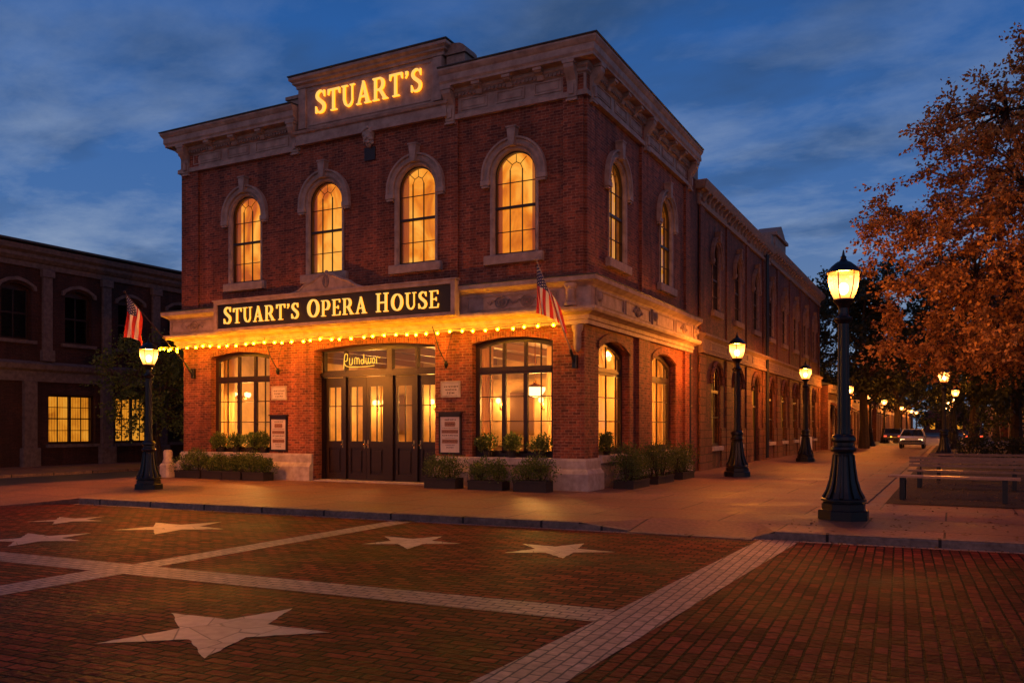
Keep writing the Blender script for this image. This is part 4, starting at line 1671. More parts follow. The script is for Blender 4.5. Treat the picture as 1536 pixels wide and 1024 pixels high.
for i, u in enumerate(awin):
    if i == 2:
        f = MB()
        f.box(-.65, -.55, .10, .20, 0, 3.7)
        f.box(.55, .65, .10, .20, 0, 3.7)
        f.box(-.55, .55, .10, .18, 2.5, 2.62)
        f.box(-.55, .55, .12, .18, .03, .9)
        f.box(-.55, -.42, .12, .18, .9, 2.5)
        f.box(.42, .55, .12, .18, .9, 2.5)
        f.box(-.04, .04, .12, .18, .9, 2.5)
        o = f.build('door', M_DOOR, annex, loc=(AX, u, 0), rot=(0, 0, R(90)))
        g = MB()
        g.box(-.55, .55, .22, .23, .3, 4.0)
        g.build('lit_room', M_FARGLOW, o)
    else:
        f = MB()
        lo = seg_loop(-.72, .72, .85, 3.9, .45, 12)
        li = seg_loop(-.60, .60, .97, 3.80, .42, 12)
        for k in range(len(lo)):
            j = (k + 1) % len(lo)
            f.face([(lo[k][0], .06, lo[k][1]), (lo[j][0], .06, lo[j][1]), (li[j][0], .06, li[j][1]), (li[k][0], .06, li[k][1])])
        f.box(-.60, .60, .05, .12, 2.92, 3.02)
        f.box(-.60, .60, .06, .11, 1.95, 2.0)
        f.box(-.02, .02, .065, .105, .97, 3.78)
        o = f.build('window', M_WOOD, annex, loc=(AX, u, 0), rot=(0, 0, R(90)))
        g = MB()
        for tr in tessellate_polygon([[Vector((a, b, 0)) for a, b in li]]):
            g.face([(li[q][0], .10, li[q][1]) for q in tr])
        g.build('glass', M_GLASS, o)
        g = MB()
        g.box(-.9, .9, .24, .25, .6, 4.0)
        g.build('lit_room', lowglow[i], o)
    h = MB()
    P = [(-.86, 3.25), (-.82, 3.62), (-.45, 3.98), (0, 4.10), (.45, 3.98), (.82, 3.62), (.86, 3.25)]
    P = catmull(P, 3)
    h.tube([(a, -.05, b) for a, b in P], .085, 4)
    h.build('arch_hood', M_ROUGHST, annex, loc=(AX, u, 0), rot=(0, 0, R(90)))
dpp = MB(AM)
for u in (22.6, 22.9):
    dpp.cut()
    dpp.tube([(u, -.18, 10.0), (u, -.18, .1)], .05, 6)
dpp.build_split('downpipe', M_BLACK, annex)


# ================================================================== BUILDING ACROSS THE SIDE STREET
lb = tag(empty('brick_block'), 'dark two storey brick block across the narrow street with lit shop windows', 'building')
LX = -25.0
LM = Matrix.Translation((LX, 0, 0)) @ RZ90
B0, B1 = -12.0, 16.0
up = [-7.2, -4.4, -1.6, 1.15, 3.85, 6.4, 9.1, 11.8]
lowr = [(-4.4, -2.2, 'w'), (-1.9, .3, 'd'), (2.5, 4.65, 'w'), (5.65, 7.55, 'w'), (8.6, 10.4, 'w')]
wl = MB(LM)
wl.panel([(B0, -.3), (B1, -.3), (B1, 8.5), (B0, 8.5)], [seg_loop(u - .62, u + .62, 5.1, 7.35, .2) for u in up] +
         [(rect(a, b, .88 if k == 'w' else -.001, 2.95)) for a, b, k in lowr], 0, .3)
wl.box(B0, B1, 9, 9.2, -.3, 8.5)
wl.build('wall', M_BRICK3, lb)
tr_ = MB()
tr_.sweep([(LX, B0), (LX, B1)], [(0, 8.05), (.10, 8.05), (.12, 8.25), (.2, 8.3), (.30, 8.42), (.30, 8.55), (.45, 8.66), (.5, 8.86), (0, 8.95)])
tr_.cut()
tr_.sweep([(LX, B0), (LX, B1)], [(0, 3.45), (.12, 3.45), (.12, 3.85), (.24, 3.95), (.28, 4.15), (0, 4.28)])
tr_.build_split('cornice', M_DARKTRIM, lb)
rr_ = MB(LM)
rr_.box(B0, B1, -.52, 9.1, 8.95, 9.03)
rr_.build('roof', M_ROOF, lb)
pl_ = MB(LM)
for u in (-5.8, -3.0, -.2, 2.4, 5.15, 7.75, 10.45, 13.2):
    pl_.cut()
    pl_.box(u - .2, u + .2, -.14, .0, 4.3, 8.04, .01)
    pl_.box(u - .27, u + .27, -.2, .0, 4.3, 4.75, .01)
    pl_.box(u - .27, u + .27, -.2, .0, 7.75, 8.04, .01)
for u in (-4.9, -2.05, .45 + 1.2, 5.15, 8.05, 10.9):
    pl_.cut()
    pl_.box(u - .27, u + .27, -.18, .0, 0, 3.44, .01)
    pl_.box(u - .38, u + .38, -.26, .0, 0, .75, .02)
pl_.build_split('pilaster', M_DARKTRIM, lb)
for u in up:
    h = MB()
    h.prism([(-.80, 7.12), (-.78, 7.30), (-.4, 7.52), (0, 7.62), (.4, 7.52), (.78, 7.30), (.80, 7.12), (.70, 7.12), (.62, 7.26), (.35, 7.41), (0, 7.47), (-.35, 7.41), (-.62, 7.26), (-.70, 7.12)][::-1], -.10, 0)
    h.cut()
    h.box(-.8, .8, -.12, .1, 4.96, 5.098)
    f = MB()
    f.box(-.62, -.54, .2, .28, 5.1, 7.2)
    f.box(.54, .62, .2, .28, 5.1, 7.2)
    f.box(-.54, .54, .2, .28, 7.1, 7.35)
    f.box(-.54, .54, .2, .28, 5.1, 5.2)
    f.box(-.54, .54, .19, .27, 6.15, 6.22)
    f.box(-.018, .018, .21, .26, 5.2, 7.1)
    o = f.build('window', M_WOOD, lb, loc=(LX, u, 0), rot=(0, 0, R(90)))
    h.build_split('window_trim', M_DARKTRIM, o)
    g = MB()
    g.face([(-.54, .24, 5.2), (.54, .24, 5.2), (.54, .24, 7.1), (-.54, .24, 7.1)])
    g.build('glass', M_GLASSD, o)
    g = MB()
    g.box(-.8, .8, .5, .51, 4.8, 7.5)
    g.build('dark_room', M_NIGHT, o)
for a, b, k in lowr:
    f = MB()
    zb = .88 if k == 'w' else 0.02
    m = (a + b) / 2
    for x0, x1 in ((a, a + .09), (b - .09, b), (m - .06, m + .06)):
        f.box(x0, x1, .18, .27, zb, 2.95)
    f.box(a + .09, m - .06, .19, .26, 2.86, 2.95)
    f.box(m + .06, b - .09, .19, .26, 2.86, 2.95)
    f.box(a + .09, m - .06, .19, .26, zb, zb + (.1 if k == 'w' else .8))
    f.box(m + .06, b - .09, .19, .26, zb, zb + (.1 if k == 'w' else .8))
    f.box(a + .09, m - .06, .20, .25, 1.92, 1.97)
    f.box(m + .06, b - .09, .20, .25, 1.92, 1.97)
    if k == 'w':
        for x in ((a + m) / 2, (m + b) / 2):
            f.box(x - .015, x + .015, .205, .245, zb + .1, 2.86)
        for z in (1.45, 2.42):
            f.box(a + .09, m - .06, .207, .243, z - .014, z + .014)
            f.box(m + .06, b - .09, .207, .243, z - .014, z + .014)
    o = f.build('window' if k == 'w' else 'door', M_WOOD, lb, loc=(LX, 0, 0), rot=(0, 0, R(90)))
    g = MB()
    g.face([(a, .23, zb), (b, .23, zb), (b, .23, 2.95), (a, .23, 2.95)])
    g.build('glass', M_GLASS, o)
    g = MB()
    g.box(a - .2, b + .2, .75, .76, .3, 3.2)
    g.build('lit_room', M_NIGHT if a > 8 else M_FARGLOW, o)
    if k == 'w':
        g = MB()
        g.box(a - .12, b + .12, -.14, .15, .74, .878)
        g.build('sill', M_DARKTRIM, o)
# globe lantern by the doorway
wlm = tag(empty('wall_lantern', (LX + .42, -.2, 3.15)), 'round globe lantern glowing on the dark brick block across the street', 'lantern')
m = MB()
m.tube([(-.42, 0, .1), (-.2, 0, .25), (0, 0, .18)], .02, 6)
m.build('arm', M_BLACK, wlm)
m = MB()
m.sphere((0, 0, 0), .16, 12, 8)
m.build('globe', emis('globe_light', (1, .55, .25), 1.6), wlm, smooth=True)


# ================================================================== LOW SHOPS further down
def low_shop(name, label, x, y0, y1, h, face, litpat, step=2.6, wallm=None, awn=False, dormer=False):
    t = tag(empty(name, (x, y0, 0)), label, 'shop', 'low shops down the side street')
    n = max(1, int((y1 - y0) / step))
    MM = RZ90 if face > 0 else Matrix.Translation((0, y1 - y0, 0)) @ Matrix.Rotation(R(-90), 4, 'Z')
    rotz = R(90) if face > 0 else R(-90)
    ln = y1 - y0
    hs = []
    for i in range(n):
        u = ln * (i + .5) / n
        hs.append((u - .85, u + .85, .7 if i % 2 else 0.02, 3.0))
    wl = MB(MM)
    wl.panel([(0, -.3), (ln, -.3), (ln, h), (0, h)], [rect(*q[:2], q[2] if q[2] > .1 else -.001, q[3]) for q in hs], 0, .25)
    wl.face([(0, 0, -.3), (0, 8, -.3), (0, 8, h), (0, 0, h)])
    wl.face([(ln, 0, -.3), (ln, 8, -.3), (ln, 8, h), (ln, 0, h)])
    wl.build('wall', wallm or M_BRICK2, t)
    tr = MB(MM)
    tr.box(-.05, ln + .05, -.3, .0, h - .25, h + .05)
    tr.box(-.03, ln + .03, -.18, .0, h - .5, h - .252)
    tr.box(0, ln, -.12, 0, 3.2, 3.5)
    for i in range(n + 1):
        u = min(max(ln * i / n, .18), ln - .18)
        tr.box(u - .18, u + .18, -.1, .0, 0, 3.2)
    tr.build('cornice', M_TRIMD, t)
    rf_ = MB(MM)
    rf_.prismx([(-.0 + .35, h + .05), (-3.8, h + 1.3), (-8, h + .1)], -.1, ln + .1)
    rf_.build('roof', M_ROOF, t)
    for i, q in enumerate(hs):
        f = MB(MM)
        m_ = (q[0] + q[1]) / 2
        for a, b in ((q[0], q[0] + .08), (m_ - .04, m_ + .04), (q[1] - .08, q[1])):
            f.box(a, b, .12, .2, q[2], q[3])
        f.box(q[0] + .08, q[1] - .08, .125, .195, 2.3, 2.38)
        o = f.build('window' if q[2] > .1 else 'door', M_WOOD, t)
        g = MB(MM)
        g.box(q[0] - .1, q[1] + .1, .4, .41, q[2] - .1, 3.2)
        g.build('lit_room', {'l': M_FARGLOW, 'd': M_DIMGLOW, 'n': M_NIGHT}[litpat[i % len(litpat)]], o)
    if awn:
        for i in range(0, n, 2):
            q = hs[i]
            a_ = MB(MM)
            a_.prismx([(.12, 3.35), (1.2, 2.75), (1.2, 2.6), (1.17, 2.6), (1.17, 2.72), (.12, 3.25)], q[0] - .2, q[1] + .2)
            a_.build('awning', mat('awning_cloth', (.10, .035, .03), .8), t)
    return t


low_shop('low_shop', 'first low lit shop past the long brick wing, with cloth awnings', .4, 43.0, 57.0, 4.5, 1, 'nlld', awn=True)
low_shop('low_shop', 'second low shop past the long brick wing, lower and plainer', .2, 58.5, 80.0, 4.0, 1, 'lldn')
low_shop('low_shop', 'third low lit shop far down the building side of the street', .6, 82.0, 118.0, 4.3, 1, 'ldl', 3.2)
low_shop('low_shop', 'fourth low lit shop, most distant on the building side of the street', 1.0, 120.0, 165.0, 4.3, 1, 'lld', 3.2)
low_shop('low_shop', 'low lit shop across the promenade behind the dark trees', 14.0, 60.0, 96.0, 4.0, -1, 'lldl', 2.9)
low_shop('low_shop', 'distant low lit shop across the promenade, further than its neighbour', 13.2, 98.0, 160.0, 4.2, -1, 'ldl', 3.0)
fh = tag(empty('gabled_house', (1.0, 235, 0)), 'gabled house closing the far end of the street', 'house')
m = MB()
m.box(0, 14, 0, 10, 0, 5.2)
m.build('wall', M_BRICK2, fh)
m = MB()
m.prism([(-.4, 5.2), (14.4, 5.2), (7, 9.2)], -.3, 10.2)
m.build('roof', mat('red_roof', (.16, .06, .04), .8, var=.3), fh)
for x in (1.5, 4.8, 8.0, 11.2):
    m = MB()
    m.box(x, x + 1.3, -.06, .02, 1, 2.8)
    m.build('window', M_FARGLOW, fh)


# ================================================================== GROUND
def sheet(name, pts, z, m, uvrot=0.0, kind='structure', label=None):
    b = MB()
    for t in tessellate_polygon([[Vector((p[0], p[1], 0)) for p in pts]]):
        f = [(pts[i][0], pts[i][1], z) for i in t]
        n = (Vector(f[1]) - Vector(f[0])).cross(Vector(f[2]) - Vector(f[0]))
        if n.z < 0:
            f.reverse()
        b.face(f)
    o = b.build(name, m)
    tag(o, kind=kind)
    return o


KY = lambda x: -6.62 + .068 * x     # the kerb line
ZP = -.12
sheet('ground', [(-700, -400), (700, -400), (700, 900), (-700, 900)], -.30, M_SOIL)
sheet('road', [(-19.8, -60), (-15.0, -60), (-15.0, 60), (-19.8, 60)], -.10, M_ASPH)
sheet('road', [(0.6, 60), (14, 60), (14, 175), (0.6, 175)], .004, M_ASPH)
# plaza paving, split where the coursing turns at the cross band
XA = lambda y: 5.83 + (y + 6.56) * .033
p1 = [(-15.0, -5.0), (-9.3, -5.0), (-9.3, KY(-9.3) + .05), (XA(-6.3), KY(5.8)), (XA(-45), -45), (-15.0, -45)]
sheet('plaza', p1, ZP, M_PLAZA)
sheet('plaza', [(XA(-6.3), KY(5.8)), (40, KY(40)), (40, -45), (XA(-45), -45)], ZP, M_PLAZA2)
zb = ZP + .004


def quadband(name, a, b, wid, m, z=zb):
    a, b = Vector(a), Vector(b)
    n = (b - a).normalized()
    n = Vector((-n.y, n.x)) * wid / 2
    sheet(name, [a - n, b - n, b + n, a + n], z, m)


quadband('paving_band', (XA(-6.3), KY(5.8)), (XA(-45), -45), .56, M_BAND2)
YB = lambda x: -12.62 + .052 * (x + 1)
quadband('paving_band', (-15, YB(-15)), (XA(-12.2) - .283, YB(5.36)), .53, M_BAND)
quadband('paving_band', (-.72, KY(-.7) - .02), (-.72, YB(-.7) + .267), .42, M_BAND2)
quadband('paving_band', (-.72, YB(-.7) - .267), (-.72, -45), .55, M_BAND2)
# pale single course along the kerb foot
quadband('paving_edge', (-9.3, KY(-9.3) - .09), (XA(-6.3) - .29, KY(5.5) - .09), .15, M_BAND)
quadband('paving_edge', (XA(-6.3) + .29, KY(6.1) - .09), (40, KY(40) - .09), .15, M_BAND)
quadband('paving_edge', (-15, -9.65), (-10.0, -8.62), .20, M_BAND)


def star(cx, cy, r, ang, skew=1.0):
    base = []
    for k in range(10):
        rr = (r if k % 2 == 0 else r * .40) * rnd.uniform(.96, 1.04)
        a = R(ang) + PI * k / 5
        base.append(Vector((cx + rr * math.cos(a), cy + rr * math.sin(a) * skew)))
    pts = []
    for k in range(10):      # chipped, slightly ragged stone edges
        p, q = base[k], base[(k + 1) % 10]
        nn = Vector((p.y - q.y, q.x - p.x)).normalized()
        for j in range(9):
            pts.append(tuple(p.lerp(q, j / 9) + (nn * rnd.uniform(-.011, .011) if j else nn * 0)))
    sheet('paving_star', pts, zb, M_STAR)


for s_ in ((2.66, -14.29, .95, 21), (3.25, -8.74, .80, 12), (.97, -9.0, .78, 12), (-3.65, -9.4, .98, 14), (-4.3, -11.4, .85, 12),
           (-6.3, -9.5, .7, 15), (-9.5, -11.0, .8, 10), (8.9, -17.2, .9, 20)):
    star(*s_)

# footway round the buildings; the kerb drops to the plaza in front of the side promenade
sw_main = [(-10.1, -8.6), (-9.4, KY(-9.3)), (2.6, KY(2.6)), (4.2, KY(4.2) + .55), (5.4, KY(5.4) + .55), (5.75, KY(5.75)), (40, KY(40)), (40, -.2), (7.15, -.2),
           (7.15, 62), (-.3, 62), (-.3, 43), (-.3, 0), (-14.0, 0), (-14.0, 60), (-15.0, 60), (-15.0, -6.5)]
KL = [(-9.2, KY(-9.2)), (2.55, KY(2.55))]


def footway():
    b = MB()
    # main flat part at z=0
    P = [(-9.2, KY(-9.2)), (2.6, KY(2.6)), (3.6, -5.2), (5.3, -5.1), (5.75, KY(5.75)), (60, KY(60)), (60, -.3), (7.05, -.3), (7.05, 62.0), (-1.2, 62.0), (-1.2, .1),
         (-14.1, .1), (-14.1, 60), (-15.0, 60), (-15.0, -4.8), (-10.2, -5.6)]
    for t in tessellate_polygon([[Vector((p[0], p[1], 0)) for p in P]]):
        f = [(P[i][0], P[i][1], 0.0) for i in t]
        if (Vector(f[1]) - Vector(f[0])).cross(Vector(f[2]) - Vector(f[0])).z < 0:
            f.reverse()
        b.face(f)
    # dropped crossing
    b.face([(2.6, KY(2.6), 0.0), (3.45, KY(3.45), ZP + .012), (3.6, -5.2, 0)])
    b.face([(3.45, KY(3.45), ZP + .012), (5.45, KY(5.45), ZP + .012), (5.3, -5.1, 0), (3.6, -5.2, 0)])
    b.face([(5.45, KY(5.45), ZP + .012), (5.75, KY(5.75), 0.0), (5.3, -5.1, 0)])
    # apron falling towards the left street corner
    b.face([(-9.2, KY(-9.2), 0), (-10.2, -5.6, 0), (-10.1, -8.6, ZP + .01)])
    b.face([(-10.2, -5.6, 0), (-15.0, -4.8, 0), (-15.0, -9.6, ZP + .01), (-10.1, -8.6, ZP + .01)])
    b.face([(-9.2, KY(-9.2), -.3), (-10.1, -8.6, -.3), (-10.1, -8.6, ZP + .01), (-9.2, KY(-9.2), 0)])
    return tag(b.build('footway', M_CONC), kind='structure')


footway()
kp = [(.17, -.35), (.17, -.022), (.15, .0), (.0, .004), (0, -.35)]
kp2 = [(d - .16, z) for d, z in kp]


def kerb(path, prof=kp2):
    b = MB()
    b.sweep(path, prof)
    tag(b.build('kerb', M_KERB), kind='structure')


kerb([(-9.30, KY(-9.3)), (-9.05, KY(-9.05)), (2.6, KY(2.6))])
b = MB()
# sloping ends of the kerb at the crossing
for (xa, za, xb, zb_) in ((2.6, 0, 3.45, ZP + .03), (5.75, 0, 5.45, ZP + .03)):
    q = [(xa, KY(xa) - .012, za + .003), (xb, KY(xb) - .012, zb_), (xb, KY(xb) + .15, zb_), (xa, KY(xa) + .15, za + .003)]
    b.face(q if xb > xa else q[::-1])
    b.face([(xa, KY(xa) - .012, -.3), (xb, KY(xb) - .012, -.3), (xb, KY(xb) - .012, zb_), (xa, KY(xa) - .012, za + .003)])
b.box(3.45, 5.45, -6.50, -6.18, -.3, ZP + .016)
tag(b.build('kerb', M_KERB), kind='structure')
kerb([(5.75, KY(5.75)), (60, KY(60))])
kerb([(-19.8, 60), (-19.8, -60)][::-1], [(-.0, -.35), (-.0, .0), (-.15, .004), (-.15, -.35)][::-1])
sheet('footway_opposite', [(-26, -60), (-19.93, -60), (-19.93, 60), (-26, 60)], 0.0, M_CONC)
# planting bed with a concrete edging
kerb([(6.60, -.42), (6.60, 60)], [(-.02, -.2), (-.02, .03), (-.30, .03), (-.30, -.2)][::-1])
sheet('planting_bed', [(6.9, -.3), (60, -.3), (60, 62), (6.9, 62)], .012, M_SOIL)
# loose leaves lying on the bed and the paving
lf = MB()
for i in range(2600):
    if i < 2100:
        x, y, z = rnd.uniform(6.95, 16), rnd.uniform(-.25, 16), .02
    elif i < 2400:
        x, y, z = rnd.uniform(5.5, 12), rnd.uniform(-6.0, -.3), .006
    else:
        x = rnd.uniform(-9, 9)
        y, z = KY(x) - rnd.uniform(.03, .5) ** 1.5, ZP + .012
    a = rnd.uniform(0, 6.28)
    s_ = rnd.uniform(.02, .05)
    c_, n_ = math.cos(a) * s_, math.sin(a) * s_
    lf.face([(x - c_, y - n_, z), (x + n_ * .5, y - c_ * .5, z + rnd.uniform(0, .015)), (x + c_, y + n_, z + rnd.uniform(0, .02)), (x - n_ * .5, y + c_ * .5, z)])
tag(lf.build('fallen_leaves', M_RUST), 'scattered fallen leaves on the mulch bed and along the kerb', 'leaves', kind='stuff')


# ================================================================== STREET LAMPS
M_LAMPG = None


def lampglass():
    m = bpy.data.materials.new('lamp_glass')
    m.use_nodes = True
    t = m.node_tree
    for n in list(t.nodes):
        t.nodes.remove(n)
    o = t.nodes.new('ShaderNodeOutputMaterial')
    tr = t.nodes.new('ShaderNodeBsdfTransparent')
    tr.inputs[0].default_value = (.95, .9, .8, 1)
    e = t.nodes.new('ShaderNodeEmission')
    g = t.nodes.new('ShaderNodeTexCoord')
    se = t.nodes.new('ShaderNodeSeparateXYZ')
    t.links.new(g.outputs['Object'], se.inputs[0])
    rp = t.nodes.new('ShaderNodeValToRGB')
    rp.color_ramp.elements[0].position = .0
    rp.color_ramp.elements[0].color = (1.6, .30, .006, 1)
    rp.color_ramp.elements[1].position = 1.0
    rp.color_ramp.elements[1].color = (1.6, .30, .006, 1)
    x = rp.color_ramp.elements.new(.5)
    x.color = (3.2, 1.35, .38, 1)
    mr = t.nodes.new('ShaderNodeMapRange')
    mr.inputs['From Min'].default_value = 3.80
    mr.inputs['From Max'].default_value = 4.28
    t.links.new(se.outputs['Z'], mr.inputs['Value'])
    t.links.new(mr.outputs[0], rp.inputs[0])
    t.links.new(rp.outputs[0], e.inputs[0])
    e.inputs[1].default_value = .85
    ad = t.nodes.new('ShaderNodeAddShader')
    t.links.new(tr.outputs[0], ad.inputs[0])
    t.links.new(e.outputs[0], ad.inputs[1])
    t.links.new(ad.outputs[0], o.inputs[0])
    return m


M_LAMPG = lampglass()


def make_lamp():
    t = empty('street_lamp')
    b = MB()
    o8 = R(22.5)
    b.lathe([(0, 0), (.43, 0), (.43, .15), (.40, .17), (.37, .17), (.37, .27), (.34, .30), (.335, .33)], n=8, rot=o8)
    b.lathe([(.335, .33), (.30, .40), (.26, .48), (.225, .60), (.20, .75), (.18, .92), (.165, 1.08), (.17, 1.13), (.155, 1.16)], n=8, rot=o8)
    b.build('base', M_BLACK, t)
    # mouldings and fluted ribs on the base
    r_ = MB()
    r_.lathe([(.15, 1.15), (.20, 1.17), (.215, 1.21), (.20, 1.25), (.165, 1.27), (.165, 1.33), (.20, 1.36), (.205, 1.41), (.18, 1.45), (.12, 1.48)], n=20)
    r_.lathe([(.345, .31), (.375, .325), (.375, .35), (.34, .37)], n=20)
    for k in range(8):
        a = 2 * PI * k / 8
        r_.tube([(rr * math.cos(a), rr * math.sin(a), z) for rr, z in ((.33, .37), (.265, .50), (.215, .68), (.185, .90), (.165, 1.12))], [.035, .03, .025, .02, .018], 6)
    r_.build('collar', M_BLACK, t, smooth=True)
    p = MB()
    n = 24
    for i in range(n):
        pass
    prof = []
    pv = [(.112, 1.46), (.105, 1.6), (.092, 3.40)]
    for j in range(len(pv) - 1):
        (ra, za), (rb, zb_) = pv[j], pv[j + 1]
        for i in range(n):
            a, bb = 2 * PI * i / n, 2 * PI * (i + 1) / n
            fa, fb = (1.0 if i % 2 else .86), (.86 if i % 2 else 1.0)
            p.face([(ra * fa * math.cos(a), ra * fa * math.sin(a), za), (ra * fb * math.cos(bb), ra * fb * math.sin(bb), za),
                    (rb * fb * math.cos(bb), rb * fb * math.sin(bb), zb_), (rb * fa * math.cos(a), rb * fa * math.sin(a), zb_)])
    p.lathe([(.085, 3.39), (.12, 3.41), (.15, 3.46), (.155, 3.49), (.10, 3.52), (.085, 3.56), (.08, 3.66), (.11, 3.72), (.15, 3.76), (.175, 3.79), (.175, 3.815), (0, 3.82)], n=20)
    p.build('post', M_BLACK, t)
    g = MB()
    gp = [(.155, 3.82), (.20, 3.92), (.235, 4.05), (.25, 4.17), (.252, 4.24), (.245, 4.275)]
    g.lathe(gp, n=16)
    g.build('globe', M_LAMPG, t, smooth=True)
    c = MB()
    for k in range(6):
        a = 2 * PI * k / 6 + .3
        c.tube([((r + .006) * math.cos(a), (r + .006) * math.sin(a), z) for r, z in gp], .011, 4)
    c.lathe([(.25, 4.265), (.285, 4.27), (.29, 4.29), (.25, 4.33), (.20, 4.39), (.13, 4.45), (.07, 4.48), (.045, 4.52), (.05, 4.55), (.025, 4.58), (.012, 4.66), (0, 4.68)], n=20)
    c.build('cap', M_BLACK, t)
    bb = MB()
    bb.sphere((0, 0, 4.0), .085, 12, 8, 1.25)
    bb.build('bulb', emis('lamp_bulb', (1.0, .66, .28), 14.0), t, smooth=True)
    return t


LAMPC = (1.0, .29, .030)
lamp0 = make_lamp()
LAMPS = [
    ((6.47, -3.83), 740, 'tall black street lamp nearest the camera, standing at the paving corner beside the benches'),
    ((1.95, 8.1), 360, 'black street lamp between the side shrubs of the hall and the brick wing'),
    ((2.1, 21.4), 430, 'black street lamp halfway along the long brick wing'),
    ((2.0, 41.0), 420, 'black street lamp before the first low shop with awnings'),
    ((2.0, 57.0), 420, 'black street lamp between the first and second low shops'),
    ((2.0, 73.0), 420, 'black street lamp in front of the second low shop'),
    ((2.0, 91.0), 420, 'black street lamp in front of the third low shop'),
    ((2.2, 115.0), 420, 'black street lamp at the far end of the third low shop'),
    ((2.4, 145.0), 420, 'farthest black street lamp of the row on the building side'),
    ((2.1, 103.0), 300, 'black street lamp at the middle of the third low shop, far down the street'),
    ((2.2, 130.0), 300, 'black street lamp before the fourth low shop on the building side'),
    ((7.7, 76.0), 300, 'black street lamp between the third and fourth lamps of the tree side'),
    ((7.4, 104.0), 300, 'black street lamp between the fourth and farthest lamps of the tree side'),
    ((-10.23, -4.57), 800, 'black street lamp standing in front of the far end of the hall beside the flag'),
    ((7.75, 27.3), 560, 'black street lamp rising behind the rows of benches'),
    ((8.3, 50.0), 420, 'second black street lamp on the tree side of the promenade, past the parked car'),
    ((8.2, 66.0), 420, 'third black street lamp on the tree side of the promenade'),
    ((8.0, 88.0), 420, 'fourth black street lamp on the tree side of the promenade'),
    ((7.6, 120.0), 420, 'farthest black street lamp on the tree side of the promenade'),
]
for i, ((x, y), p, lab) in enumerate(LAMPS):
    o = lamp0 if i == 0 else copy_tree(lamp0)
    o.location = (x, y, ZP if y < -7.5 else 0)
    o.rotation_euler = (0, 0, .37 * i)
    if x < -5:
        o.scale = (.84, .84, .84)      # the far corner lamp is a shorter one
    tag(o, lab, 'street lamp', 'lit cast iron street lamps')
    ld = bpy.data.lights.new('street_lamp_light', 'POINT')
    ld.energy = p
    ld.color = LAMPC
    ld.shadow_soft_size = .10
    lo_ = bpy.data.objects.new('street_lamp_light', ld)
    C.objects.link(lo_)
    lo_.parent = o
    lo_.location = (0, 0, 4.12)


# ================================================================== PLANTS AND PLANTERS
def leaf_quad(b, c, d, s, rr):
    """a pointed leaf at c along direction d"""
    d = d.normalized()
    u = d.cross(Vector((rr.uniform(-1, 1), rr.uniform(-1, 1), rr.uniform(-1, 1))))
    if u.length < .05:
        u = Vector((0, 0, 1))
    u.normalize()
    w_ = s * rr.uniform(.28, .42)
    b.face([c, c + d * s * .45 + u * w_, c + d * s, c + d * s * .45 - u * w_], [(0, 0), (1, 0), (1, 1), (0, 1)])


def bush(parent, name, w_, d_, h, n, leaf, m, rr, z0=0.0, stems=True):
    b = MB()
    cl = [(rr.uniform(-w_, w_) * .36, rr.uniform(-d_, d_) * .3, z0 + h * rr.uniform(.22, .66), rr.uniform(.20, .34) * h * 1.1) for _ in range(8)]
    for i in range(n):
        cx, cy, cz, cr_ = rr.choice(cl)
        v = Vector((rr.gauss(0, 1), rr.gauss(0, 1), rr.gauss(0, 1)))
        v.normalize()
        rad = cr_ * rr.uniform(.5, 1.15)
        c = Vector((cx + v.x * rad * 1.1, cy + v.y * rad, max(z0 + .02, cz + v.z * rad)))
        leaf_quad(b, c, v + Vector((0, 0, .5)) + Vector((rr.uniform(-.6, .6), rr.uniform(-.6, .6), rr.uniform(-.6, .6))), leaf * rr.uniform(.6, 1.3), rr)
    b.build(name, m, parent)
    if stems:
        s = MB()
        for cx, cy, cz, cr_ in cl:
            s.tube([(cx * .2, cy * .2, z0), (cx * .7, cy * .7, (z0 + cz) / 2), (cx, cy, cz)], [.014, .01, .006], 5)
        s.build('stem', M_BARK, parent)


def planter(x, y, w_, h, ht, label, rz=0.0, seed=1, d_=.42):
    rr = random.Random(seed)
    t = tag(empty('planter', (x, y, 0), rz), label, 'planter', 'planted boxes along the walls')
    b = MB()
    b.box(-w_ / 2, w_ / 2, -d_ / 2, -d_ / 2 + .03, 0, h)
    b.box(-w_ / 2, w_ / 2, d_ / 2 - .03, d_ / 2, 0, h)
    b.box(-w_ / 2, -w_ / 2 + .03, -d_ / 2 + .03, d_ / 2 - .03, 0, h)
    b.box(w_ / 2 - .03, w_ / 2, -d_ / 2 + .03, d_ / 2 - .03, 0, h)
    b.box(-w_ / 2 - .015, w_ / 2 + .015, -d_ / 2 - .015, -d_ / 2, h - .05, h)
    b.box(-w_ / 2 + .03, w_ / 2 - .03, -d_ / 2 + .03, d_ / 2 - .03, .02, h - .04)
    b.build('box', M_PLANTER, t)
    nb_ = max(1, round(w_ / .5))
    for k in range(nb_):
        s = empty('shrub', ((k + .5) * w_ / nb_ - w_ / 2, rr.uniform(-.03, .03), 0), 0, t)
        bush(s, 'foliage', .55, .5, ht * rr.uniform(.85, 1.1), 1500, .046, M_SHRUB, rr, h - .05)
    return t


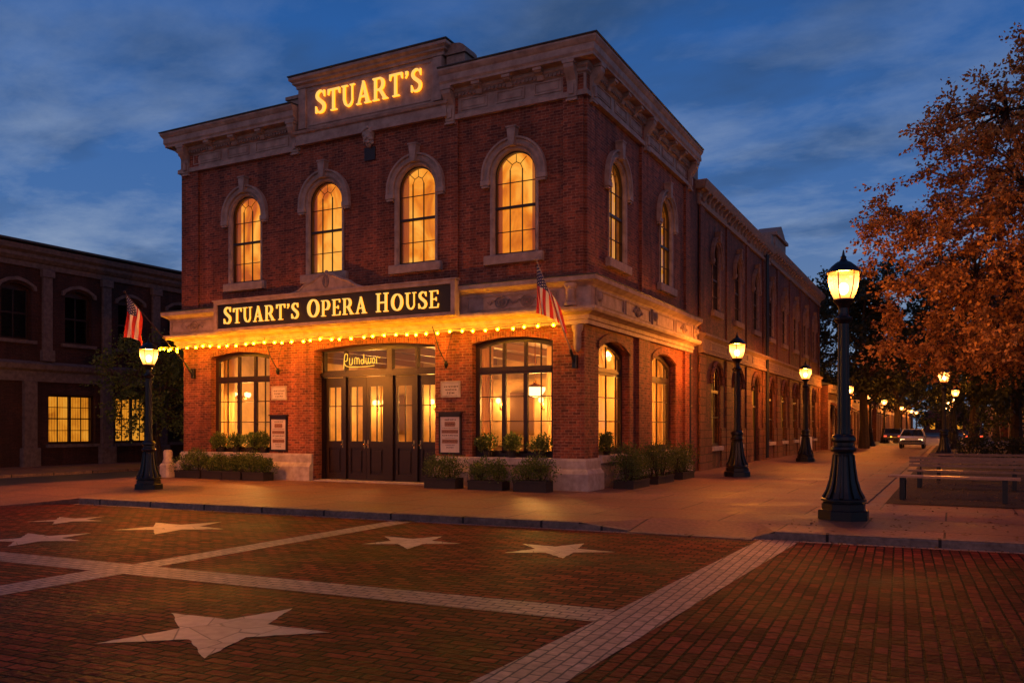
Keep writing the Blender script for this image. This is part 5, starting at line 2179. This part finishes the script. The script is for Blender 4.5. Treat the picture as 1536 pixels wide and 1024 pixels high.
for i, q in enumerate((
        (-13.1, -.62, 1.1, .24, .85, 'dark planter box of mixed shrubs against the far corner of the front'),
        (-12.0, -.66, .85, .26, .60, 'dark planter box of low yellow-green shrubs below the far shop window'),
        (-11.15, -.68, .75, .26, .66, 'dark planter box of small shrubs between two others under the far shop window'),
        (-10.25, -.70, .85, .26, .68, 'dark planter box of rounded shrubs beside the entrance pier on the far side'),
        (-3.65, -.78, .95, .28, .74, 'dark planter box of rounded shrubs under the poster case near the entrance'),
        (-2.35, -.70, 1.0, .24, .66, 'dark planter box of slender shrubs below the near shop window'),
        (-1.05, -.78, .90, .28, .74, 'dark planter box of a bushy shrub beside the corner pier'))):
    planter(q[0], q[1], q[2], q[3], q[4], q[5], 0, 20 + i)
for i, (y, lab, w_, ht) in enumerate(((1.75, 'large leafy shrub in a low box under the first side window', 1.3, 1.05),
                                      (3.9, 'dark rounded shrub in a low box between the two side windows', 1.5, 1.15),
                                      (6.2, 'dark shrub in a low box under the second side window', 1.3, 1.0))):
    planter(.62, y, w_, .22, ht, lab, R(90), 40 + i, .55)


def sill_plant(x, y, z, label, rz, seed, sz=.5):
    rr = random.Random(seed)
    t = tag(empty('window_plant', (x, y, z), rz), label, 'potted plant', 'plants standing on window ledges')
    b = MB()
    b.lathe([(0, 0), (.09, 0), (.12, .16), (.13, .18), (.11, .18), (.1, .15), (0, .14)], n=12)
    b.build('pot', M_PLANTER, t)
    bush(t, 'foliage', sz, sz * .6, sz * 1.0, 900, .062, M_SHRUB, rr, .12)


k = 0
for x, z, lab in ((-12.55, .80, 'leafy plant on the ledge at the far end of the far shop window'), (-11.9, .80, 'second leafy plant along the ledge of the far shop window'),
                  (-11.2, .80, 'third leafy plant along the ledge of the far shop window'), (-10.72, .80, 'leafy plant on the ledge beside the menu board'),
                  (-2.78, .80, 'large leafy plant on the near shop window ledge beside the poster case'), (-2.05, .80, 'bronze leafy plant in the middle of the near shop window ledge'),
                  (-1.25, .80, 'large leafy plant on the near shop window ledge beside the corner pier')):
    sill_plant(x, .03, z, lab, 0, 60 + k, .55)
    k += 1
sill_plant(-.03, 1.6, .85, 'leafy plant on the ledge of the first side window', R(90), 71, .55)
bol = tag(empty('stone_bollard', (-14.05, -.75, 0)), 'short worn stone bollard at the far corner of the hall', 'bollard')
m = MB()
m.cbox(-.2, .2, -.2, .2, 0, .45, .06)
m.build('base', M_STONE, bol)
m = MB()
m.lathe([(.16, .45), (.17, .5), (.13, .58), (.14, .80), (.11, .86), (0, .88)], n=14)
m.build('head', M_STONE, bol, smooth=True)


# ================================================================== NOTICES AND POSTER CASES
M_PAPER = mat('paper', (.62, .50, .42), .8, var=.15, scale=12)
M_INK = mat('ink', (.09, .05, .04), .8)
M_REDINK = mat('faded_print', (.36, .16, .10), .8, var=.3, scale=30)


def squiggle(b, x0, x1, z, h, y, rr, w_=.006):
    x = x0
    while x < x1:
        l = rr.uniform(.5, 1.3) * h
        b.prism([(x, z), (x + l * .35, z), (x + l * .5, z + h), (x + l * .15, z + h)] if rr.random() < .5 else
                [(x, z + h * .3), (x + l * .6, z + h * .1), (x + l * .6, z + h * .75), (x, z + h * .8)], y - .001, y)
        x += l * rr.uniform(.65, 1.0)


def notice(name, label, x0, x1, z0, z1, frame, seed, rows, dep=.05):
    rr = random.Random(seed)
    t = tag(empty(name, ((x0 + x1) / 2, 0, z0)), label, 'poster case' if frame else 'plaque')
    w_, h = (x1 - x0) / 2, z1 - z0
    b = MB()
    fm = M_DOOR if frame else M_STONE
    fw = .05
    for q in ((-w_, w_, 0, fw), (-w_, w_, h - fw * (2.2 if frame else 1), h), (-w_, -w_ + fw, fw, h - fw), (w_ - fw, w_, fw, h - fw)):
        b.box(q[0], q[1], -dep, 0, q[2], q[3])
    if frame:
        b.box(-w_ - .03, w_ + .03, -dep - .03, 0, h, h + .03)
    b.build('frame', fm, t)
    b = MB()
    b.box(-w_ + .02, w_ - .02, -dep + .012, -.002, .02, h - .02)
    b.build('paper', M_PAPER, t)
    b = MB()
    c = MB()
    y = -dep + .010
    z = h - .16 if frame else h - .12
    for q, (hh, wf, kind) in enumerate(rows):
        ww = (w_ - fw - .03) * wf
        if kind == 't':
            squiggle(b, -ww, ww, z - hh, hh, y, rr)
        else:
            c.box(-ww, ww, y - .001, y, z - hh, z)
            squiggle(b, -ww, ww, z - hh * .7, hh * .4, y - .002, rr)
        z -= hh + .03
    b.build('printing', M_INK, t)
    if c.f:
        c.build('picture', M_REDINK, t)


R1 = [(.05, .6, 't'), (.13, .6, 'p'), (.025, .9, 't'), (.10, .95, 'p'), (.05, .9, 't'), (.02, .6, 't'), (.11, .9, 'p'), (.03, .5, 't'), (.04, .4, 't')]
notice('poster_case', 'tall dark framed poster case on the brick pier to the right of the entrance doors', -4.28, -3.57, .86, 1.98, True, 3, R1)
notice('poster_case', 'tall dark framed menu case on the brick pier to the left of the entrance doors', -10.40, -9.72, .86, 1.94, True, 4, R1)
notice('stone_plaque', 'pale lettered plaque above the poster case right of the entrance doors', -4.22, -3.60, 2.40, 2.84, False, 5,
       [(.055, .9, 't'), (.055, .7, 't'), (.06, .5, 't'), (.055, .8, 't')], .04)
notice('stone_plaque', 'pale lettered plaque above the menu case left of the entrance doors', -10.36, -9.75, 2.42, 2.84, False, 6,
       [(.05, .9, 't'), (.055, .8, 't'), (.05, .6, 't'), (.05, .7, 't')], .04)


# ================================================================== FLAGS
def flagmat():
    m = bpy.data.materials.new('flag_cloth')
    m.use_nodes = True
    t = m.node_tree
    b = t.nodes['Principled BSDF']
    lk = t.links.new
    uv = t.nodes.new('ShaderNodeUVMap')
    se = t.nodes.new('ShaderNodeSeparateXYZ')
    lk(uv.outputs[0], se.inputs[0])

    def math_(op, a, bb):
        n = t.nodes.new('ShaderNodeMath')
        n.operation = op
        for i, q in enumerate((a, bb)):
            if isinstance(q, (int, float)):
                n.inputs[i].default_value = q
            else:
                lk(q, n.inputs[i])
        return n.outputs[0]
    u, v = se.outputs['X'], se.outputs['Y']
    st = math_('LESS_THAN', math_('MODULO', math_('MULTIPLY', v, 13.0), 2.0), 1.0)
    can = math_('MULTIPLY', math_('LESS_THAN', u, .40), math_('GREATER_THAN', v, 6 / 13))
    # stars on a staggered grid
    gx = math_('MULTIPLY', u, 27.5)
    gy = math_('MULTIPLY', math_('SUBTRACT', v, 6 / 13), 18.57)
    row = math_('FLOOR', gy, 0)
    sh = math_('MULTIPLY', math_('MODULO', row, 2.0), 1.0)
    fx = math_('SUBTRACT', math_('MODULO', math_('ADD', gx, sh), 2.0), 1.0)
    fy = math_('SUBTRACT', math_('FRACT', gy, 0), .5)
    d = math_('ADD', math_('MULTIPLY', fx, fx), math_('MULTIPLY', fy, fy))
    star_ = math_('LESS_THAN', d, .10)
    a = t.nodes.new('ShaderNodeMix')
    a.data_type = 'RGBA'
    a.inputs['A'].default_value = (.78, .72, .68, 1)
    a.inputs['B'].default_value = (.55, .03, .03, 1)
    lk(st, a.inputs['Factor'])
    c = t.nodes.new('ShaderNodeMix')
    c.data_type = 'RGBA'
    c.inputs['A'].default_value = (.035, .035, .13, 1)
    c.inputs['B'].default_value = (.6, .56, .55, 1)
    lk(star_, c.inputs['Factor'])
    e = t.nodes.new('ShaderNodeMix')
    e.data_type = 'RGBA'
    lk(can, e.inputs['Factor'])
    lk(a.outputs['Result'], e.inputs['A'])
    lk(c.outputs['Result'], e.inputs['B'])
    lk(e.outputs['Result'], b.inputs['Base Color'])
    b.inputs['Roughness'].default_value = .8
    o = t.nodes['Material Output']
    tl = t.nodes.new('ShaderNodeBsdfTranslucent')
    lk(e.outputs['Result'], tl.inputs[0])
    ms = t.nodes.new('ShaderNodeMixShader')
    ms.inputs[0].default_value = .3
    lk(b.outputs[0], ms.inputs[1])
    lk(tl.outputs[0], ms.inputs[2])
    lk(ms.outputs[0], o.inputs[0])
    return m


M_FLAG = flagmat()


def flag(label, foot, tip, hoist, fly, spread, seed, swing=(1, 0)):
    rr = random.Random(seed)
    foot, tip = Vector(foot), Vector(tip)
    t = tag(empty('flag', foot), label, 'flag', 'flags on angled poles over the front')
    p = MB()
    p.tube([(0, 0, 0), tuple(tip - foot)], [.022, .016], 8)
    p.sphere(tuple(tip - foot + (tip - foot).normalized() * .04), .045, 8, 6)
    p.build('pole', M_TRIM if seed == 1 else M_WOOD, t, smooth=True)
    b = MB()
    b.box(-.06, .06, -.05, .09, -.18, .14, .01)
    b.tube([(0, -.02, -.06), tuple((tip - foot) * .12)], .035, 8)
    b.build('bracket', M_BLACK, t)
    # cloth hangs from the upper pole; hoist edge runs along the pole
    ax = (foot - tip).normalized()
    Nu, Nv = 22, 26
    sw_ = Vector((swing[0], swing[1], 0)).normalized()
    grid = []
    for i in range(Nu + 1):
        u = i / Nu          # along the fly
        rowp = []
        for j in range(Nv + 1):
            v = j / Nv      # 1 = top of hoist
            h = tip + ax * (hoist * (1 - v) + .05) - foot
            base = tip + ax * .05 - foot
            g_ = 1 - .30 * min(1, u * 1.5)
            q = base + (h - base) * g_
            q += sw_ * (spread * (u ** .7) * (.85 - .95 * v) + .045 * math.sin(v * 11 + u * 3 + seed) * min(1, u * 3))
            q += Vector((-sw_.y, sw_.x, 0)) * (.10 * math.sin(v * 13 + u * 2.2 + seed) * min(1, u * 2.5))
            q.z -= fly * u * (.93 - .10 * math.sin(v * 3.1))
            rowp.append(q)
        grid.append(rowp)
    c = MB()
    for i in range(Nu):
        for j in range(Nv):
            c.face([grid[i][j], grid[i + 1][j], grid[i + 1][j + 1], grid[i][j + 1]],
                   [(i / Nu, j / Nv), ((i + 1) / Nu, j / Nv), ((i + 1) / Nu, (j + 1) / Nv), (i / Nu, (j + 1) / Nv)])
    c.build('cloth', M_FLAG, t, smooth=True)


flag('striped flag hanging from an angled pole at the street corner of the hall', (-.22, -.10, 3.25), (-.62, -1.45, 5.55), .80, 1.30, 0.66, 1, (.886, .464))
flag('striped flag hanging from an angled pole at the far end of the hall', (-13.7, -.05, 3.35), (-15.1, -1.5, 5.85), .62, 1.5, .34, 2, (.886, .464))


# ================================================================== BENCHES
def bench(x, y, length, back, label, rz=0.0, seat_h=.46):
    t = tag(empty('park_bench', (x, y, .015), rz), label, 'bench', 'benches on the mulch bed')
    b = MB()
    for k in range(4):
        b.box(-length / 2, length / 2, -.24 + k * .125, -.24 + k * .125 + .105, seat_h - .045, seat_h, .008)
    b.build('seat', M_BENCH, t)
    for sx in (-1, 1):
        b = MB()
        xx = sx * (length / 2 - .28)
        b.box(xx - .05, xx + .05, -.19, -.11, 0, seat_h - .047)
        b.box(xx - .05, xx + .05, .12, .20, 0, seat_h - .047)
        b.box(xx - .045, xx + .045, -.108, .118, seat_h - .12, seat_h - .05)
        b.build('leg', M_BLACK, t)
    if back:
        b = MB()
        for k in range(3):
            z = seat_h + .07 + k * .095
            yy = .27 + k * .03
            b.box(-length / 2, length / 2, yy, yy + .03, z, z + .07, .006)
        b.build('backrest', M_BENCH, t)
        for sx in (-1, 1):
            b = MB()
            xx = sx * (length / 2 - .28)
            b.tube([(xx, .24, seat_h - .06), (xx, .32, seat_h + .06), (xx, .37, seat_h + .32)], .022, 6)
            b.build('back_support', M_BLACK, t)
    return t


bench(8.15, .85, 2.5, False, 'long backless bench nearest the footway, at the front edge of the bed', R(-3), .53)
bench(8.45, 5.1, 2.7, True, 'slatted bench with a backrest, second from the footway', R(-2))
bench(9.0, 8.6, 3.0, True, 'slatted bench with a backrest, farthest from the footway')


# ================================================================== CARS
M_CARW = mat('pale_car_paint', (.42, .43, .46), .25, spec=.6, coat=.7)
M_CARD = mat('dark_car_paint', (.03, .03, .035), .25, spec=.6, coat=.7)
M_CARB = mat('blue_car_paint', (.12, .14, .19), .25, spec=.6, coat=.7)
M_TYRE = mat('tyre', (.015, .015, .015), .8)
M_CGL = mat('car_window', (.01, .012, .016), .08, spec=.8)
M_HEADL = emis('headlight_light', (1, .60, .28), 4.0)
M_TAIL = emis('taillight_light', (1, .10, .04), 1.6)


def car(x, y, rz, paint, label, lights=True):
    t = tag(empty('parked_car', (x, y, .01), rz), label, 'car', 'cars standing down the street')
    # profile along x (length 4.5), front at +x
    st = [(-2.2, .42, .78, .78), (-2.1, .32, .92, .84), (-1.6, .28, .98, .88), (-.6, .26, .98, .9), (.8, .26, .96, .9), (1.5, .28, .90, .88), (2.05, .34, .80, .82), (2.22, .44, .66, .72)]
    b = MB()
    rings = []
    for xx, zl, zh, hw in st:
        rings.append([(xx, -hw * .92, zl), (xx, -hw, zl + .15), (xx, -hw, zh - .18), (xx, -hw * .9, zh), (xx, hw * .9, zh), (xx, hw, zh - .18), (xx, hw, zl + .15), (xx, hw * .92, zl)])
    for i in range(len(rings) - 1):
        for k in range(8):
            j = (k + 1) % 8
            b.face([rings[i][k], rings[i][j], rings[i + 1][j], rings[i + 1][k]])
    b.face(rings[0])
    b.face(rings[-1][::-1])
    b.build('body', paint, t, smooth=True)
    c = MB()
    lo = [(-1.85, .80), (-1.3, .80), (1.05, .80)]
    base = [(-1.75, -.80), (1.05, -.80), (1.05, .80), (-1.75, .80)]
    top = [(-1.25, -.62), (.25, -.62), (.25, .62), (-1.25, .62)]
    for k in range(4):
        j = (k + 1) % 4
        c.face([(*base[k], .96), (*base[j], .96), (*top[j], 1.40), (*top[k], 1.40)])
    c.build('windows', M_CGL, t)
    r_ = MB()
    r_.box(-1.27, .27, -.63, .63, 1.395, 1.44, .03)
    for k in range(4):
        r_.tube([(base[k][0], base[k][1], .96), (top[k][0], top[k][1], 1.41)], .035, 5)
    for sy in (-1, 1):
        r_.tube([(-.45, sy * .805, .96), (-.45, sy * .63, 1.41)], .03, 5)
    r_.build('roof', paint, t)
    for wx in (-1.4, 1.4):
        for sy in (-1, 1):
            w_ = MB(Matrix.Translation((wx, sy * .74, .32)) @ Matrix.Rotation(R(90), 4, 'X'))
            w_.lathe([(0, -.10), (.24, -.11), (.32, -.08), (.32, .08), (.24, .11), (0, .10)], n=16)
            o = w_.build('wheel', M_TYRE, t)
            w2 = MB(Matrix.Translation((wx, sy * .74, .32)) @ Matrix.Rotation(R(90), 4, 'X'))
            w2.lathe([(0, -.125), (.19, -.115), (.19, .115), (0, .125)], n=10)
            w2.build('rim', mat('rim_metal', (.4, .4, .42), .35, metal=.8), o)
    for sy in (-1, 1):
        h = MB()
        h.cbox(2.10, 2.20, sy * .58 - .15, sy * .58 + .15, .56, .70, .02)
        h.build('headlight', M_HEADL if lights else M_CGL, t)
        h = MB()
        h.cbox(-2.225, -2.12, sy * .62 - .13, sy * .62 + .13, .62, .76, .02)
        h.build('taillight', M_TAIL, t)
    h = MB()
    h.box(-2.26, -2.18, -.78, .78, .36, .50)
    h.box(2.14, 2.27, -.72, .72, .36, .50)
    h.build('bumper', M_CARD, t)
    return t


car(5.45, 50.8, R(-90), M_CARW, 'pale car with warm headlights facing the camera in the middle of the promenade')
car(2.9, 72.5, R(90), M_CARD, 'dark car parked in front of the second low shop', False)
car(9.9, 74.0, R(90), M_CARD, 'dark car parked on the tree side beyond the pale car', False)
car(10.0, 82.0, R(90), M_CARB, 'blue-grey car parked on the tree side, farthest away', False)
# white folding board by the annex
bd = tag(empty('sandwich_board', (1.15, 28.0, 0), R(10)), 'blank white folding board standing by the end of the brick wing', 'sandwich board')
for sy, nm in ((-1, 'panel'), (1, 'panel')):
    m = MB(Matrix.Rotation(R(12) * sy, 4, 'X'))
    m.box(-.3, .3, sy * .22 - .012, sy * .22 + .012, .08, 1.05)
    m.build('panel', mat('white_board', (.6, .58, .56), .6), bd)


# ================================================================== TREES
def tree(name, label, x, y, H, crown, nclu, nleaf, leaf, m, seed, trunk_r=.22, fork=.3, spray=True, cz=None, group=None, droop=.25, lean=(0, 0), jag=.35, low=None):
    """tapered trunk, limbs reaching into every clump, sprays of separate leaves"""
    rr = random.Random(seed)
    t = tag(empty(name, (x, y, 0)), label, 'tree', group)
    rx, ry, rz = crown
    czz = cz if cz is not None else H - rz
    wood = MB()
    top = Vector((lean[0], lean[1], H * .82))
    tr = []
    for i in range(9):
        q = i / 8
        tr.append(Vector((top.x * q + rr.uniform(-.08, .08) * (i > 0), top.y * q + rr.uniform(-.08, .08) * (i > 0), top.z * q)))
    wood.tube(tr, [trunk_r * (1.25 if i == 0 else 1) * (1 - .85 * (i / 8) ** 1.1) + .02 for i in range(9)], 9)
    limbs = []
    nl = 15
    for i in range(nl):
        q = fork + (1 - fork) * i / nl
        p0 = tr[0].lerp(tr[-1], 0)
        fi = q * 8
        a = tr[int(fi)].lerp(tr[min(8, int(fi) + 1)], fi - int(fi))
        an = i * 2.4 + rr.uniform(-.4, .4)
        hz = (1 - abs(q - .5) * .5)
        end = Vector((top.x + rx * .78 * math.cos(an) * hz, top.y + ry * .78 * math.sin(an) * hz, czz + rz * (-.75 + 1.6 * (q - fork) / (1 - fork)) * .9))
        mid = a.lerp(end, .5) + Vector((rr.uniform(-.3, .3), rr.uniform(-.3, .3), rr.uniform(.1, .6)))
        pts_ = [a, a.lerp(mid, .5) + Vector((0, 0, .15)), mid, mid.lerp(end, .55) + Vector((rr.uniform(-.2, .2), rr.uniform(-.2, .2), .1)), end]
        r0 = trunk_r * (.50 - .3 * q)
        wood.tube(pts_, [r0, r0 * .8, r0 * .6, r0 * .4, .015], 6)
        limbs.append(pts_)
    fo = MB()
    lobes = [(Vector((rr.gauss(0, 1), rr.gauss(0, 1), rr.gauss(0, 1))).normalized(), rr.uniform(-jag, jag)) for _ in range(18)]
    allp = [p for l in limbs for p in l[2:]]
    for i in range(nclu):
        v = Vector((rr.gauss(0, 1), rr.gauss(0, 1), rr.gauss(0, 1) * .95)).normalized()
        bulge = 1 + sum(b_ * max(0, v.dot(d_) - .65) / .35 for d_, b_ in lobes)
        rad = (rr.random() ** .42) * bulge
        c = Vector((top.x + v.x * rx * rad, top.y + v.y * ry * rad, czz + v.z * rz * rad))
        if low and c.z < low + rr.uniform(-.3, .5):
            c.z = low + rr.uniform(0, 1.0)
        if mnoise.noise(c * (1.5 / max(1.6, rx * .42)) + Vector((seed, 0, 0))) < (-.27 if leaf < .1 else -.2):
            continue
        near = min(allp, key=lambda p: (p - c).length_squared)
        if (near - c).length < 1.6:
            wood.tube([near, near.lerp(c, .5) + Vector((0, 0, .12)), c], [.022, .014, .006], 4, False)
        outd = (c - Vector((top.x, top.y, czz))).normalized()
        ns = 5
        for s in range(ns):
            d = (outd + Vector((rr.gauss(0, .7), rr.gauss(0, .7), rr.gauss(0, .5) - droop))).normalized()
            ln = rr.uniform(.35, .85) * (leaf / .12) ** .5
            k = max(3, nleaf // ns)
            for j in range(k):
                tt = (j + rr.random()) / k
                p = c + d * ln * tt + Vector((0, 0, -droop * .5 * tt * tt * ln))
                ld = (d * .6 + Vector((rr.gauss(0, .7), rr.gauss(0, .7), rr.gauss(0, .5) - .15)))
                leaf_quad(fo, p + Vector((rr.gauss(0, .05), rr.gauss(0, .05), rr.gauss(0, .05))), ld, leaf * rr.uniform(.7, 1.35), rr)
    wood.build('trunk', M_BARK, t)
    fo.build('crown', m, t)
    return t


tree('autumn_tree', 'large rust-leaved tree glowing orange beside the nearest lamp and benches', 12.0, 3.2, 11.2, (4.5, 5.0, 4.7), 2300, 110, .085, M_ORANGE, 11,
     0.30, .22, cz=6.4, droop=.32, low=3.1, jag=.25)
tree('autumn_tree', 'brown-leaved tree behind the benches at the edge of the picture', 14.8, 14.5, 9.0, (4.6, 4.6, 3.9), 620, 40, .15, M_RUST, 12, .25, .22, cz=5.3, low=2.2)
tree('autumn_tree', 'brown-leaved tree further back, its trunk beside the farthest bench', 14.8, 25.0, 10.0, (4.2, 4.2, 3.8), 480, 34, .18, M_RUST, 13, .25, .22, cz=5.6, low=2.5)
tree('shade_tree', 'tall dark tree with open limbs rising behind the long brick wing', 2.2, 49.0, 15.4, (5.6, 5.6, 5.9), 760, 50, .24, M_GREEN, 14, .32, .25, cz=9.2, droop=.1, low=4.6, jag=.5)
tree('shade_tree', 'dark tree arching over the middle of the promenade', 9.6, 58.0, 15.5, (6.5, 6.0, 6.4), 760, 44, .28, M_GREEN, 15, .4, .25, cz=8.8, low=4.2)
tree('shade_tree', 'dark tree standing between the benches and the middle of the promenade', 11.5, 39.0, 13.0, (5.2, 5.2, 5.2), 700, 44, .23, M_GREEN, 16, .35, .25, cz=7.6, low=2.9)
tree('shade_tree', 'dark tree before the low shops on the building side', 3.0, 76.0, 12.5, (5.5, 5.5, 4.6), 380, 30, .3, M_GREEN, 17, .35, .25, cz=8.2, low=4.0)
tree('shade_tree', 'distant dark tree behind the low lit shop across the promenade', 18.0, 66.0, 13.0, (6.5, 6.0, 6.0), 420, 30, .3, M_GREEN, 18, .35, .2, cz=7.4, low=1.6)
tree('shade_tree', 'distant dark tree overhanging the tree side far down the street', 12.5, 92.0, 13.5, (6.5, 6.5, 5.6), 380, 28, .35, M_GREEN, 19, .35, .2, cz=8.0, low=3.5)
tree('shade_tree', 'most distant dark tree on the building side', -1.0, 108.0, 13.0, (7, 7, 5), 340, 26, .4, M_GREEN, 20, .35, .2, cz=8.2, low=4)
tree('shade_tree', 'dark tree filling the gap behind the farthest bench', 16.0, 33.0, 12.0, (5, 5, 5.4), 460, 34, .22, M_GREEN, 21, .3, .2, cz=6.3, low=1.0)
tree('shade_tree', 'far dark tree over the middle of the street end', 6.5, 150.0, 12.5, (7, 7, 5.2), 300, 26, .5, M_GREEN, 31, .35, .2, cz=7.2, low=2.6)
tree('shade_tree', 'far dark tree to the right of the street end', 16.0, 150.0, 14.5, (9, 8, 7), 300, 26, .5, M_GREEN, 32, .35, .2, cz=7.5, low=1.0)
tree('shade_tree', 'far dark tree left of the street end', -6, 190.0, 14.5, (10, 8, 7), 300, 26, .6, M_GREEN, 33, .35, .2, cz=7.5, low=1.0)
tree('shade_tree', 'dark tree between the pale car and the lamps on the tree side', 13.5, 50.0, 13.0, (5.5, 5.5, 5.8), 460, 34, .24, M_GREEN, 34, .3, .2, cz=7.0, low=1.6)
tree('street_tree', 'small dark green tree on the far footway before the lit shop windows', -20.9, 4.6, 5.6, (2.0, 2.3, 2.1), 330, 40, .11, M_SHRUB, 22, .10, .28, cz=3.5, low=1.5, droop=.1)
tree('street_tree', 'second small dark tree on the far footway, partly behind the hall', -21.0, 9.2, 5.4, (2.0, 2.3, 2.1), 260, 40, .12, M_SHRUB, 23, .10, .28, cz=3.4, low=1.4, droop=.1)
# low hedge behind the benches
hd = MB()
rr = random.Random(5)
for i in range(5200):
    x = rr.uniform(8.3, 14.5)
    z = rr.uniform(.05, 1.15)
    y = 20.5 + rr.uniform(-.45, .45)
    leaf_quad(hd, Vector((x, y, z)), Vector((rr.gauss(0, 1), rr.gauss(0, 1) - .4, rr.gauss(0, 1) + .5)), .11, rr)
tag(hd.build('hedge', M_GREEN), 'low dark clipped hedge behind the rows of benches', 'hedge')
